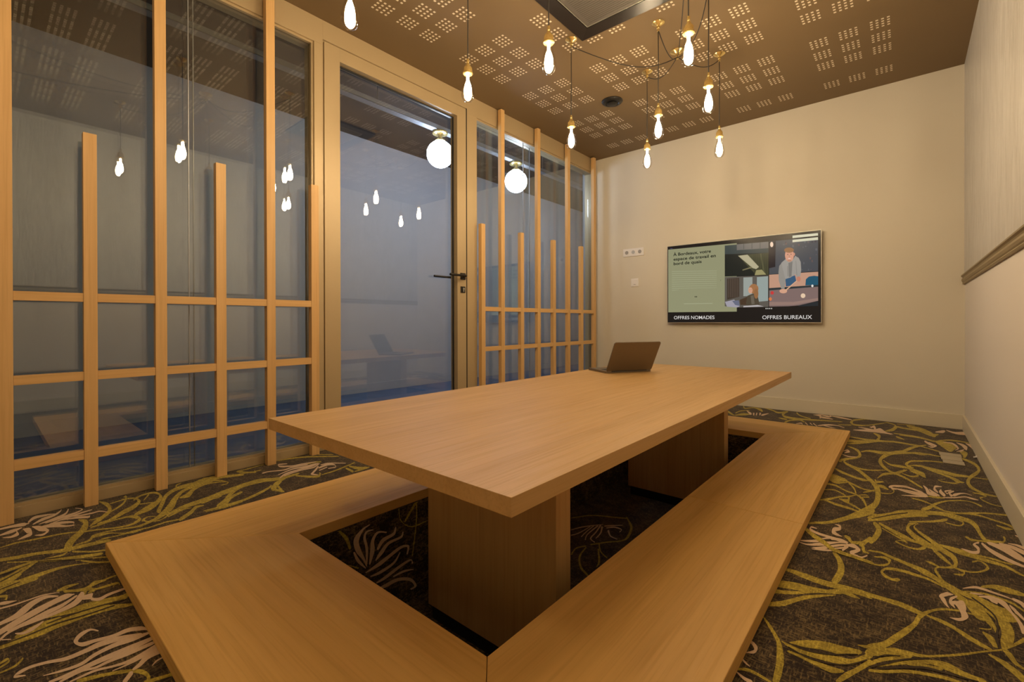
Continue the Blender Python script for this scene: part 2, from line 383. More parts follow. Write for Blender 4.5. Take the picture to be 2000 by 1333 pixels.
CARPET_F = """g 2299 1987 2296 2007 2361 2045 2357 2071 2393 2091 2386 2130 2423 2149 2416 2195 2455 2204 2447 2267 2477 2247 2468 2317
G 2295 1943 2297 1966 2313 1908 2316 1936 2341 1868 2344 1902 2368 1842 2371 1874 2393 1810 2396 1838 2420 1800 2420 1826 2456 1794 2457 1818 2495 1786 2496 1807
g 2401 1788 2406 1809 2414 1750 2423 1773 2422 1702 2436 1720 2422 1670 2439 1666 2418 1628 2434 1614 2416 1604 2429 1591
g 2297 1577 2296 1590 2324 1572 2324 1598 2364 1561 2364 1595 2402 1558 2401 1591 2437 1563 2437 1596 2471 1571 2472 1599 2504 1573 2506 1597
g 2303 1464 2298 1503 2340 1479 2336 1522 2374 1493 2372 1528 2408 1514 2406 1537 2441 1536 2440 1552
g 2305 1426 2302 1448 2345 1453 2342 1471 2392 1502 2390 1516 2440 1541 2439 1564 2465 1542 2466 1561 2482 1544 2482 1551
g 2301 1347 2297 1366 2333 1374 2326 1399 2353 1411 2347 1432 2374 1448 2369 1467 2403 1486 2401 1500 2432 1520 2431 1525
g 2455 1561 2456 1571 2481 1565 2481 1573 2506 1564 2506 1572
b 2332 1973 2332 1964 2316 1976 2319 1962 2317 1937 2320 1953 2339 1917 2339 1938 2367 1910 2367 1931 2396 1904 2396 1928 2418 1892 2419 1921 2429 1898 2429 1904
b 2383 2050 2383 2057 2394 2039 2397 2055 2394 2032 2401 2009 2379 2015 2388 1986 2380 1962 2388 1984 2394 1948 2395 1970 2408 1949 2408 1955
b 2300 1820 2299 1826 2319 1825 2317 1839 2350 1845 2346 1869 2377 1891 2374 1914 2407 1906 2406 1930 2426 1907 2426 1919
b 2302 1807 2301 1813 2327 1801 2326 1813 2353 1816 2350 1840 2382 1843 2378 1876 2412 1859 2409 1898 2430 1892 2430 1898
b 2345 1793 2345 1798 2367 1794 2363 1817 2390 1826 2387 1852 2418 1844 2414 1881 2431 1884 2430 1892
b 2347 1780 2346 1786 2377 1791 2376 1806 2406 1815 2405 1825
b 2431 1880 2430 1897 2445 1878 2447 1912 2454 1872 2466 1874 2440 1839 2453 1831 2455 1799 2457 1830 2472 1812 2471 1825 2484 1836 2483 1847
b 2424 1832 2420 1843 2434 1868 2429 1883
d 2365 1864 2362 1883 2382 1889 2380 1902
d 2384 1845 2383 1851 2410 1881 2409 1888 2426 1892 2425 1897
d 2399 1838 2399 1844 2422 1864 2421 1870
g 2421 1949 2424 1972 2427 1939 2432 1965 2440 1913 2441 1936 2461 1919 2463 1954 2466 1906 2473 1924 2473 1865 2478 1882 2484 1862 2485 1873
g 2470 1909 2460 1941 2479 1949 2472 1974 2489 1987 2482 2012
g 2492 1956 2483 1974 2504 2005 2491 2029 2513 2083 2497 2086 2507 2145 2496 2114 2495 2170 2489 2139
g 2491 1886 2491 1900 2519 1890 2520 1906 2540 1874 2542 1895 2575 1854 2578 1877 2601 1836 2605 1866 2620 1815 2626 1854 2641 1799 2647 1826 2657 1773 2662 1795 2678 1739 2683 1759 2696 1697 2705 1727 2706 1658 2719 1701 2713 1636 2729 1694
g 2478 2171 2476 2199 2522 2218 2519 2261 2566 2283 2563 2343 2610 2334 2609 2406 2654 2393 2656 2443 2697 2412 2702 2462 2728 2402 2734 2452 2756 2385 2765 2432 2767 2342 2778 2378 2772 2280 2781 2305 2778 2229 2786 2260 2789 2221 2794 2248
g 2477 2197 2474 2232 2510 2247 2507 2284 2554 2316 2552 2346 2587 2367 2587 2391
g 2700 2448 2701 2465 2767 2495 2768 2513 2813 2544 2815 2561 2880 2567 2884 2589
g 2734 2479 2735 2492 2788 2495 2790 2512 2826 2474 2829 2491 2858 2449 2862 2469 2872 2424 2880 2440 2860 2422 2856 2395 2842 2427 2839 2408 2833 2432 2831 2421
g 2696 2387 2697 2373 2690 2381 2689 2350 2652 2327 2652 2305 2609 2286 2608 2271 2591 2270 2591 2259
g 2708 2400 2710 2416 2733 2384 2737 2407 2737 2367 2741 2362 2725 2339 2724 2324 2695 2341 2694 2329
g 2608 2267 2608 2257 2586 2241 2591 2216 2579 2164 2589 2187 2594 2105 2603 2146 2621 2048 2630 2103 2646 2033 2652 2076
g 2612 2264 2613 2258 2599 2211 2603 2217 2615 2153 2619 2175 2635 2107 2641 2137 2653 2055 2662 2095 2667 2027 2675 2066 2685 1999 2694 2035 2690 1970 2701 1990 2690 1951 2694 1930 2674 1921 2673 1906 2652 1904 2653 1893 2643 1871 2649 1876 2648 1837 2653 1851 2658 1797 2662 1813 2673 1766 2679 1792 2689 1756 2693 1778
g 2645 2027 2648 2037 2654 1995 2660 2021 2667 1963 2673 1988 2684 1936 2686 1946
g 2506 2157 2508 2177 2532 2118 2536 2148 2564 2078 2568 2117 2588 2058 2592 2090 2605 2056 2607 2075
g 2514 2119 2515 2129 2555 2068 2557 2080 2575 2047 2577 2062
g 2605 2058 2606 2073 2622 2046 2627 2076 2624 2049 2628 2027 2605 2010 2605 1996 2577 2012 2576 2000 2554 2036 2550 2026 2570 2043 2570 2056 2582 2035 2582 2041
g 2663 2089 2664 2099 2680 2070 2684 2094 2706 2047 2711 2083 2740 2041 2745 2071 2773 2033 2778 2062 2805 2028 2810 2050 2826 2004 2830 2020 2840 1989 2843 2002
g 2673 2092 2674 2098 2700 2085 2702 2098 2717 2079 2720 2094 2752 2071 2754 2083 2785 2068 2788 2082 2817 2059 2820 2073 2839 2075 2840 2081
g 2699 1920 2700 1928 2723 1917 2725 1929 2750 1944 2751 1958 2769 1984 2764 1991 2766 2020 2762 2008 2753 2035 2752 2026 2738 2020 2737 2004
g 2693 1919 2696 1932 2708 1905 2712 1918 2705 1896 2705 1880 2689 1883 2688 1875
g 2628 1918 2629 1926 2636 1909 2639 1927 2650 1900 2652 1912
g 2504 1849 2504 1857 2526 1856 2527 1875 2536 1844 2543 1861 2534 1826 2536 1812 2517 1804 2518 1792 2495 1796 2495 1786
g 2558 1740 2558 1717 2547 1731 2545 1715 2532 1745 2528 1728 2527 1757 2521 1760 2536 1778 2536 1797 2567 1791 2568 1811 2601 1788 2603 1807 2626 1785 2628 1799 2658 1763 2660 1774
g 2737 2212 2741 2233 2748 2199 2751 2220 2773 2211 2775 2228 2790 2217 2793 2244 2812 2235 2814 2256 2828 2246 2828 2264 2838 2291 2833 2289 2838 2314 2833 2304
b 2719 2096 2720 2105 2727 2086 2729 2104 2740 2078 2743 2102 2757 2095 2754 2115 2762 2148 2755 2132 2755 2172 2748 2166 2763 2184 2762 2200
b 2771 2182 2776 2200 2782 2136 2789 2165 2803 2094 2811 2129 2826 2073 2832 2102 2849 2062 2853 2079
b 2795 2192 2801 2225 2818 2162 2831 2219 2838 2123 2852 2176 2854 2107 2862 2141
b 2822 2220 2825 2240 2842 2205 2849 2238 2863 2175 2872 2213
b 2840 2248 2841 2255 2856 2242 2860 2262 2870 2225 2876 2251
b 2868 2343 2871 2354 2876 2324 2881 2344 2882 2310 2885 2323
b 2652 1694 2651 1716 2664 1714 2664 1738 2673 1727 2674 1736
b 2648 1695 2650 1703 2651 1676 2658 1696 2659 1652 2662 1660 2664 1646 2665 1647
b 2682 1732 2683 1722 2669 1708 2673 1699 2666 1674 2673 1687 2675 1654 2676 1657
b 2678 1689 2680 1697 2682 1672 2694 1712 2686 1657 2698 1674 2685 1635 2692 1638
b 2700 1790 2700 1794 2723 1811 2724 1827 2738 1815 2740 1831 2760 1811 2762 1824 2781 1808 2783 1817 2795 1804 2796 1807
b 2715 1773 2716 1780 2727 1775 2729 1786 2739 1786 2739 1788
b 2731 1765 2732 1774 2745 1767 2749 1789 2752 1754 2761 1791 2758 1751 2763 1766
b 2764 1772 2768 1789 2772 1755 2779 1778 2778 1733 2784 1750 2785 1719 2786 1722
b 2799 1797 2803 1815 2806 1789 2811 1810 2810 1775 2817 1798
b 2785 1759 2787 1767 2789 1736 2795 1749 2791 1724 2794 1730
g 2742 1833 2743 1847 2763 1845 2767 1874 2783 1838 2791 1880 2806 1842 2812 1875 2821 1847 2825 1866
g 2693 1748 2697 1775 2715 1735 2723 1773 2732 1707 2744 1755 2749 1678 2765 1740 2758 1668 2774 1739
g 2702 1774 2703 1780 2736 1790 2737 1799 2765 1788 2767 1799 2791 1775 2794 1788 2808 1749 2811 1757
g 2504 1573 2506 1597 2537 1574 2538 1598 2567 1571 2571 1598 2590 1563 2594 1589 2603 1560 2607 1582
d 2599 2230 2600 2228 2594 2189 2596 2196 2616 2129 2617 2137 2640 2084 2642 2093
d 2481 2198 2481 2204 2542 2298 2542 2308 2583 2352 2582 2360
g 2301 1296 2301 1299 2317 1269 2320 1278 2336 1237 2340 1248 2349 1211 2355 1222 2357 1173 2368 1185 2363 1135 2376 1144 2366 1097 2379 1102 2368 1075 2379 1079
b 2298 1173 2299 1178 2308 1164 2310 1175 2315 1154 2321 1161 2315 1145 2320 1137 2304 1128 2305 1126
b 2298 1125 2299 1125 2300 1104 2302 1107 2311 1090 2312 1096 2322 1086 2322 1088
g 2301 1056 2299 1063 2321 1069 2320 1079 2343 1069 2343 1078 2364 1065 2365 1072
b 2306 1049 2307 1053 2320 1039 2321 1048 2332 1035 2333 1048
g 2375 1228 2374 1233 2402 1234 2400 1263 2436 1251 2435 1286 2464 1258 2464 1294 2495 1282 2495 1304
g 2359 1220 2359 1224 2375 1210 2376 1222 2398 1206 2399 1221 2427 1209 2427 1229 2461 1219 2461 1247 2489 1236 2486 1257 2508 1268 2504 1286 2521 1291 2516 1309
g 2377 1191 2378 1199 2401 1188 2402 1200 2430 1183 2431 1200 2458 1181 2459 1203 2474 1194 2474 1206
g 2473 1156 2468 1163 2486 1184 2479 1197 2502 1221 2497 1234 2522 1266 2516 1281
g 2496 1320 2496 1325 2517 1322 2517 1339
d 2369 1224 2369 1227 2390 1220 2390 1224 2419 1225 2419 1230 2453 1243 2453 1248 2479 1267 2479 1271 2496 1281 2496 1284
d 2375 1208 2375 1211 2408 1197 2408 1202 2443 1203 2443 1208 2476 1222 2475 1226 2495 1244 2494 1248 2513 1271 2512 1276
g 2518 1322 2515 1345 2543 1352 2538 1375 2564 1400 2557 1422 2583 1450 2576 1469 2599 1500 2592 1512 2609 1546 2603 1563 2630 1596 2629 1609 2652 1624 2653 1637 2682 1643 2682 1652
g 2622 1563 2623 1574 2647 1551 2651 1569 2667 1538 2671 1555 2685 1517 2690 1537 2703 1502 2708 1521 2721 1494 2725 1506
g 2699 1647 2700 1653 2723 1642 2725 1651 2733 1620 2737 1631 2735 1602 2735 1597 2716 1589 2715 1584
g 2719 1564 2722 1574 2725 1541 2734 1564 2731 1518 2738 1534 2736 1516 2738 1521
g 2699 1702 2703 1727 2726 1695 2733 1732 2744 1668 2758 1712 2753 1627 2772 1671 2752 1591 2776 1621 2747 1561 2768 1565 2744 1527 2753 1523
g 2687 1710 2692 1736 2705 1700 2711 1724 2717 1680 2725 1706 2731 1650 2738 1670 2738 1617 2745 1630 2741 1591 2746 1601
g 2556 1333 2558 1364 2583 1352 2584 1372 2609 1369 2610 1380 2635 1392 2636 1402 2675 1432 2675 1442 2715 1480 2716 1488 2742 1509 2743 1518 2765 1544 2764 1554 2789 1587 2788 1604
g 2746 1511 2752 1527 2752 1486 2760 1507 2759 1467 2764 1481 2770 1458 2772 1466
g 2721 1469 2723 1478 2734 1454 2740 1471 2748 1431 2756 1455 2761 1407 2770 1430
g 2518 1298 2517 1326 2538 1313 2537 1345 2558 1334 2556 1363
g 2521 1262 2518 1274 2539 1292 2537 1306 2571 1329 2570 1342 2586 1346 2586 1357
g 2533 1267 2532 1274 2558 1294 2558 1306 2590 1326 2590 1341 2621 1351 2623 1370 2644 1349 2649 1380 2668 1348 2672 1369 2697 1350 2700 1366
g 2521 1238 2521 1248 2546 1254 2546 1266 2577 1282 2577 1294 2607 1299 2609 1312 2637 1311 2639 1324 2661 1317 2663 1328
g 2583 1316 2584 1329 2608 1328 2609 1342 2633 1338 2634 1351
d 2519 1281 2519 1283 2542 1316 2542 1321 2568 1336 2568 1339
d 2521 1251 2520 1256 2546 1286 2545 1293 2577 1328 2577 1335 2618 1368 2618 1371
d 2533 1256 2533 1262 2571 1291 2571 1300 2608 1321 2609 1331 2638 1331 2640 1339 2674 1341 2675 1346 2692 1347 2692 1350
d 2714 1740 2716 1749 2735 1706 2737 1714 2748 1669 2751 1676 2747 1620 2751 1625 2738 1559 2743 1564 2741 1520 2744 1526
b 2677 1675 2681 1699 2680 1665 2694 1707 2684 1644 2695 1663 2685 1622 2698 1624 2682 1608 2681 1591 2664 1595 2663 1592
b 2762 1764 2768 1784 2772 1746 2780 1768 2783 1714 2787 1724 2789 1668 2796 1682 2789 1626 2799 1645
b 2785 1754 2786 1759 2791 1727 2796 1742 2801 1697 2805 1707
g 2411 2154 2407 2177 2445 2209 2436 2263 2473 2280 2460 2341 2493 2382 2477 2415 2497 2502 2479 2495 2489 2629 2474 2591 2467 2722 2459 2674 2436 2808 2431 2761 2403 2888 2400 2842 2371 2946 2369 2901 2345 2981 2343 2942 2332 3011 2324 3010 2341 3052 2336 3083 2373 3109 2368 3147 2391 3181 2378 3200 2375 3310 2370 3264 2346 3367 2346 3330 2317 3391 2317 3375
g 2317 2986 2308 3041 2327 3037 2322 3073 2339 3070 2336 3096
g 2369 2928 2369 2946 2399 2897 2399 2927 2441 2900 2440 2923 2496 2950 2496 2967
g 2306 2822 2306 2844 2338 2765 2339 2802 2383 2726 2383 2757 2424 2693 2424 2734 2442 2706 2442 2727
g 2306 2659 2305 2720 2328 2624 2326 2715 2347 2630 2346 2691
g 2309 2600 2309 2657 2335 2571 2332 2629 2369 2610 2368 2625
g 2349 2652 2349 2672 2392 2602 2392 2625 2432 2559 2433 2577 2469 2559 2469 2573
g 2306 2526 2304 2554 2334 2530 2334 2553 2379 2481 2379 2498 2414 2457 2415 2477 2439 2407 2443 2430 2455 2332 2459 2343
g 2301 2438 2299 2451 2341 2460 2340 2477 2379 2418 2379 2435
g 2304 2284 2302 2299 2333 2312 2329 2338 2362 2371 2360 2391 2395 2411 2393 2427 2416 2451 2414 2463
g 2321 2299 2321 2315 2359 2269 2359 2295 2406 2254 2406 2280 2437 2245 2438 2256
g 2370 2351 2370 2367 2398 2325 2391 2376 2398 2404 2393 2396 2388 2419 2387 2407
g 2396 2321 2396 2344 2415 2301 2416 2323 2440 2272 2441 2286
g 2378 2609 2380 2621 2400 2545 2403 2561 2412 2482 2415 2492
g 2441 2512 2439 2529 2454 2530 2452 2555 2472 2570 2470 2587
g 2429 2462 2428 2475 2449 2477 2449 2495 2458 2472 2461 2457 2439 2453 2440 2441
g 2467 2744 2470 2758 2475 2700 2475 2740 2495 2726 2494 2747
g 2477 2643 2477 2682 2498 2635 2500 2683 2513 2624 2515 2651
g 2498 2552 2498 2565 2528 2567 2527 2580 2540 2613 2537 2617 2536 2662 2530 2645
g 2478 2790 2476 2802 2497 2856 2494 2897 2526 2899 2526 2933 2541 2904 2542 2927
g 2649 3690 2649 3657 2617 3627 2618 3588 2570 3490 2572 3438 2509 3393 2515 3310 2477 3270 2487 3209 2467 3125 2481 3143 2488 3004 2494 3049 2519 2935 2521 2968 2546 2903 2548 2937 2583 2847 2586 2878 2630 2748 2633 2771
g 2392 3284 2389 3321 2421 3322 2419 3368 2483 3306 2481 3381 2542 3363 2541 3424 2601 3421 2601 3467 2644 3424 2646 3486
g 2487 3155 2488 3167 2516 3077 2518 3109 2558 3064 2559 3103 2597 3055 2600 3093 2635 3000 2639 3046
g 2542 2925 2540 2959 2558 2945 2555 2992 2573 3011 2571 3036
g 2642 3290 2641 3262 2599 3257 2600 3224 2574 3165 2586 3158 2591 3090 2596 3136 2598 3091 2600 3115
g 2567 2942 2568 2959 2597 2912 2598 2935 2624 2942 2622 2975 2620 3005 2617 2983 2600 3046 2597 3017
g 2310 3657 2309 3676 2354 3638 2352 3676 2406 3618 2405 3673 2473 3642 2472 3697 2538 3670 2538 3716 2617 3650 2619 3685
g 2311 3498 2305 3586 2377 3541 2373 3612 2441 3615 2439 3669
g 2309 3444 2307 3469 2363 3491 2360 3533 2441 3614 2439 3649
g 2419 3860 2421 3898 2442 3776 2453 3836 2438 3721 2451 3680 2436 3683 2442 3643
g 2486 4003 2482 4064 2516 4062 2507 4157 2531 4192 2519 4267
b 2307 3232 2305 3246 2323 3266 2321 3296 2325 3269 2336 3233 2314 3208 2316 3195
b 2306 3153 2306 3164 2340 3117 2340 3137 2370 3137 2369 3150
b 2319 3903 2317 3935 2375 3908 2372 3972 2422 3926 2417 4033 2444 3961 2443 4093 2474 3919 2476 3981 2500 3919 2501 3950
b 2398 4067 2394 4119 2405 4084 2407 4174 2413 4034 2420 4078
b 2527 2663 2524 2699 2537 2688 2537 2717 2573 2726 2573 2738 2596 2713 2597 2724 2629 2670 2631 2693
b 2527 2658 2529 2685 2535 2641 2536 2670 2561 2659 2561 2674 2595 2652 2597 2675 2628 2632 2631 2668
b 2569 2578 2569 2587 2595 2594 2596 2607 2629 2604 2629 2622
g 2604 2561 2605 2574 2627 2550 2628 2567
g 2520 2271 2518 2284 2554 2323 2552 2358 2594 2377 2594 2407 2625 2395 2626 2425
g 2472 2245 2472 2263 2513 2254 2513 2275 2554 2282 2553 2316 2594 2333 2594 2384 2623 2345 2625 2389
g 2539 3081 2540 3113 2566 3071 2568 3110 2592 3051 2595 3088 2617 2999 2621 3045 2640 2949 2647 3003 2649 2938 2651 2947
g 2543 2921 2540 2964 2563 2965 2561 3009 2581 3019 2580 3041
g 2722 3331 2721 3310 2679 3321 2678 3293 2637 3293 2636 3266 2599 3257 2600 3224 2575 3169 2586 3155 2588 3088 2594 3134 2598 3091 2600 3116
g 2599 3138 2599 3157 2633 3143 2635 3182 2671 3112 2675 3163 2720 3079 2726 3140 2756 3056 2761 3116 2798 3077 2801 3113
g 2646 3131 2648 3157 2683 3073 2686 3109 2718 3036 2722 3071 2744 2990 2750 3034 2757 2943 2766 3007 2768 2954 2772 2987
g 2767 2970 2767 2954 2750 2939 2749 2918 2715 2934 2713 2912 2696 2944 2692 2940 2716 2968 2717 2979
g 2806 3460 2811 3504 2828 3413 2835 3462 2848 3354 2858 3402 2851 3269 2863 3289 2841 3222 2845 3175 2811 3115 2816 3073 2791 2988 2803 2998 2795 2892 2805 2936 2815 2846 2821 2880 2838 2814 2842 2843 2881 2814 2884 2834
g 2827 3087 2828 3099 2864 3091 2866 3109 2880 3101 2885 3128 2875 3022 2889 3061
g 2803 2811 2804 2826 2817 2811 2820 2830 2834 2790 2840 2801 2816 2764 2819 2753 2821 2715 2824 2732 2846 2681 2848 2694 2882 2677 2883 2686
g 2532 3664 2532 3691 2580 3663 2581 3690 2627 3658 2629 3693 2672 3622 2674 3648 2721 3570 2723 3594
g 2535 3422 2535 3445 2566 3450 2564 3487 2597 3547 2595 3593 2634 3644 2634 3677 2666 3695 2666 3721
g 2536 3349 2536 3394 2595 3412 2595 3466 2654 3452 2655 3491 2716 3443 2717 3466
g 2528 3954 2529 3986 2597 3936 2598 3977 2663 3900 2665 3940 2713 3859 2715 3888
g 2536 4227 2537 4251 2580 4165 2581 4223 2633 4158 2636 4215 2666 4095 2672 4182 2698 4025 2704 4110 2720 4043 2723 4128
g 2724 4089 2718 4032 2700 4194 2694 4131 2656 4302 2651 4210 2608 4328 2606 4268
g 2713 3855 2716 3893 2745 3708 2765 3903 2771 3616 2792 3842 2796 3710 2799 3811
g 2727 3886 2728 3906 2777 3941 2779 3980 2823 3943 2827 3992 2878 3939 2879 3959
g 2815 3606 2830 3693 2818 3568 2843 3637 2817 3511 2825 3507
b 2668 3791 2674 3842 2677 3756 2683 3806 2695 3698 2698 3730
b 2685 3780 2689 3814 2694 3721 2701 3790 2705 3721 2719 3733 2696 3690 2695 3656 2681 3697 2680 3683
b 2757 3860 2758 3876 2787 3855 2791 3892 2802 3783 2810 3830 2807 3733 2813 3731 2796 3689 2796 3675
b 2816 3884 2819 3911 2831 3818 2841 3886 2837 3742 2854 3821 2842 3715 2847 3730
b 2856 3897 2860 3924 2866 3831 2878 3894 2873 3756 2879 3781
b 2799 3642 2800 3654 2821 3662 2823 3709 2833 3715 2833 3730
b 2790 4283 2792 4302 2823 4212 2828 4280 2871 4209 2882 4321 2871 4181 2878 4199
b 2739 4189 2740 4233 2770 4206 2775 4297 2772 4207 2775 4222
b 2545 2691 2545 2703 2580 2708 2580 2723 2614 2681 2616 2699 2639 2631 2643 2667
b 2545 2658 2545 2669 2591 2627 2592 2650 2640 2617 2641 2639
b 2566 2577 2566 2584 2602 2590 2603 2612 2640 2611 2640 2625
b 2638 2783 2641 2795 2644 2737 2651 2765 2648 2668 2658 2714 2661 2656 2666 2702
b 2656 2743 2658 2752 2666 2687 2672 2722 2680 2670 2683 2697
b 2696 2833 2696 2818 2678 2826 2680 2797 2671 2753 2679 2774 2681 2719 2685 2735
b 2695 2782 2698 2780 2688 2731 2698 2760 2698 2682 2706 2720
b 2728 2799 2728 2785 2707 2768 2710 2750 2712 2724 2716 2740
b 2736 2791 2736 2774 2718 2756 2725 2742 2722 2697 2730 2725
b 2738 2710 2738 2753 2757 2757 2758 2780 2772 2776 2774 2788 2791 2769 2792 2774
b 2699 2652 2700 2665 2735 2680 2736 2698 2769 2721 2770 2735 2788 2708 2791 2731 2802 2709 2803 2723
g 2602 2559 2602 2572 2633 2543 2635 2565 2658 2522 2660 2534
g 2653 2631 2654 2649 2675 2630 2677 2666 2697 2645 2698 2658
g 2631 2423 2629 2457 2651 2463 2648 2503 2677 2547 2676 2576 2711 2615 2711 2632 2754 2659 2755 2673 2785 2661 2786 2675 2805 2629 2809 2650
g 2668 2485 2672 2517 2689 2474 2691 2490
g 2693 2471 2694 2483 2732 2477 2734 2492 2794 2529 2795 2545 2880 2579 2882 2591
g 1488 4392 1488 4441 1536 4261 1524 4318 1584 4348 1574 4392 1652 4255 1636 4362 1676 4216 1672 4262
g 1531 4007 1520 4040 1537 4119 1526 4156 1579 4195 1571 4227
g 1558 3917 1545 3965 1602 3959 1577 4056 1628 4010 1616 4059
b 1575 4162 1572 4184 1628 4028 1618 4114
b 1632 4112 1642 4121 1657 4012 1664 4018
b 1652 4139 1662 4130 1671 4033 1681 4025
b 1671 4158 1686 4145 1692 4050 1701 4042
b 1722 4042 1704 4112 1736 4154 1731 4173
g 1648 4404 1641 4447 1732 4313 1724 4367 1792 4228 1781 4295 1834 4291 1819 4371
g 1826 4375 1838 4332 1819 4223 1839 4195 1864 4075 1854 4159 1927 4053 1917 4125 2012 4068 2004 4128 2091 4111 2086 4159 2209 4158 2206 4193
g 1906 4320 1904 4366 1946 4213 1942 4262 2014 4140 2010 4188
g 1852 4003 1845 4050 1877 3986 1868 4045
g 1908 3873 1894 3933 1922 3963 1911 4018 1967 4024 1957 4095 2002 3979 1999 4023
b 1977 3881 1973 3903 2001 3905 1996 3949 2011 3862 2013 3872
b 2019 3945 2019 3971 2041 3883 2041 3900
b 2047 3953 2047 3981 2067 3904 2066 3922
b 2067 3956 2067 3984 2098 3876 2098 3894
b 2108 3903 2104 3935 2150 3953 2144 4008 2205 3988 2203 4014 2247 3946 2246 3967
b 2132 3929 2130 3951 2175 3893 2173 3924 2203 3888 2202 3898
b 2030 4329 2027 4355 2066 4291 2062 4386 2073 4215 2083 4224
b 2070 4356 2067 4396 2110 4303 2105 4381
b 2116 4397 2118 4436 2132 4328 2134 4365
b 2098 4228 2091 4304 2145 4225 2142 4262
b 2140 4355 2138 4381 2194 4316 2190 4380 2258 4290 2257 4327
g 2309 4378 2313 4329 2275 4330 2283 4262 2264 4194 2275 4203 2291 4107 2290 4152 2331 4091 2330 4125
g 1469 4010 1458 4077 1510 3937 1498 4004 1539 3910 1532 3945
g 2444 4426 2444 4401 2349 4417 2350 4386 2284 4342 2289 4282 2266 4212 2281 4209 2297 4087 2295 4144 2364 4127 2362 4161 2434 4256 2432 4290 2477 4352 2475 4381
g 2476 4334 2477 4370 2514 4283 2516 4316 2515 4221 2532 4175 2502 4108 2506 4049 2470 4023 2471 4002
g 2530 4200 2530 4234 2579 4166 2581 4222 2648 4154 2650 4197
g 2599 4245 2604 4337 2631 4205 2634 4271 2679 4118 2685 4191 2707 4014 2717 4110
g 2217 4036 2215 4059 2273 4064 2270 4097
b 2392 4084 2391 4117 2405 4086 2406 4138 2413 4021 2419 4063
b 2311 3904 2309 3925 2356 3932 2354 3973 2409 3921 2407 4025 2451 3919 2451 4000 2479 3920 2479 3950 2500 3909 2500 3925
b 2332 4025 2331 4047 2370 3995 2369 4038 2407 3975 2407 4018
g 2557 3916 2557 3946 2612 3913 2613 3952 2659 3892 2661 3921 2704 3846 2706 3874
g 2540 3822 2542 3878 2567 3797 2568 3815
b 2739 4174 2740 4207 2766 4187 2767 4239 2780 4256 2778 4290
b 2790 4299 2791 4316 2829 4201 2834 4265 2867 4199 2874 4285
g 2536 4336 2536 4355 2616 4343 2617 4372
g 426 43 395 42 442 75 411 75 450 108 422 108 467 141 439 142 493 175 461 176 500 211 468 212 507 248 475 250 513 284 487 286
g 498 196 459 183 464 202 413 192 416 216 364 210 370 238 321 233 312 259 270 249 223 267 253 253 194 250 215 247
g 296 45 288 45 292 80 277 80 300 115 285 115 309 152 293 152 317 189 301 190 333 225 324 226
g 355 245 340 246 373 284 358 285 399 322 384 324 411 364 393 366 382 399 357 397 316 399 352 391 295 371 315 369 297 326 312 324 305 291 324 290 313 270 325 269
g 309 265 299 265 287 287 251 286 246 314 209 313 182 343 157 336 75 350 108 337 17 330 32 327
g 307 293 288 294 302 327 271 328 262 368 214 370 220 411 172 412 143 442 136 432 75 431 94 427 60 397 72 396
g 198 339 186 339 161 373 140 373 103 400 87 398 36 414 28 410
g 88 356 77 357 82 382 68 383 77 400 65 401
g 237 273 229 273 243 301 227 302
g 464 214 454 214 461 244 442 244 434 261 407 261 415 289 401 290 426 329 411 330 449 380 431 381 417 431 402 433
g 437 262 423 262 438 296 430 296
g 469 277 462 278 482 310 474 311 479 352 469 353 488 416 478 418
g 522 200 507 202 568 239 554 241 589 275 577 276
g 453 57 446 58 504 105 492 105 552 152 528 153 587 202 552 204 611 249 582 252
g 600 200 591 200 629 241 617 242 657 271 643 272
g 621 209 608 211 667 236 654 238 700 272 689 273
g 511 138 505 138 526 172 511 172 509 186 500 185
g 538 40 521 39 529 64 507 63 526 88 500 87 524 112 503 112
g 611 40 569 37 604 63 556 59 564 88 526 85 532 109 515 108
g 681 39 647 35 651 68 620 66 645 98 614 97 636 130 609 130 631 163 612 163 637 196 629 196 654 220 649 221
g 633 38 617 37 618 61 602 60 588 80 578 79
d 545 40 539 39 537 71 530 71 523 100 518 100
d 599 39 593 38 577 62 571 61 556 83 551 82
d 656 37 650 37 642 75 636 74
d 518 137 512 138 548 187 541 188 590 255 583 256
d 518 120 514 121 580 184 574 185 626 232 620 233
g 788 147 774 146 776 162 764 162 781 183 775 183
g 805 155 791 156 832 184 819 185 828 209 812 209 812 244 802 244 809 272 801 272
g 865 191 845 187 847 196 820 196 861 220 852 221 865 256 852 258 869 248 874 248
g 314 401 283 402 286 430 246 432 233 470 200 472
g 90 441 71 443 74 473 54 475 81 498 66 501
g 396 403 378 404 372 421 360 422 380 438 371 440
b 99 49 79 49 103 77 74 77 118 106 76 106 107 115 91 116
b 168 48 153 47 167 76 128 75 143 97 127 96
b 153 85 150 88 176 86 206 91 197 73 220 74 193 57 204 57
b 161 104 148 106 209 110 161 121 211 116 241 121 237 99 259 100 252 88 260 88
b 161 128 146 129 218 140 163 147 242 156 234 164 257 146 279 147 253 130 262 130
b 199 157 167 159 217 178 170 181 244 205 225 207 254 225 242 226
b 191 180 159 181 204 209 176 211 221 229 207 232 237 226 241 227
b 89 123 65 122 61 139 26 138 56 165 30 166 55 190 46 190
b 125 132 113 132 105 159 71 158 83 189 57 188 46 209 30 208 14 215 9 215
b 140 147 132 147 134 185 104 185 95 220 74 219 38 234 28 232
b 148 163 140 163 135 205 110 206 108 251 91 251 76 271 75 267 36 255 46 254
b 161 182 153 182 146 225 125 226 127 266 109 267 117 290 106 290
b 155 203 147 203 180 243 155 245 204 273 179 275 181 280 174 280
b 131 218 122 218 159 256 142 257 164 288 147 290 161 311 148 313 190 328 180 329
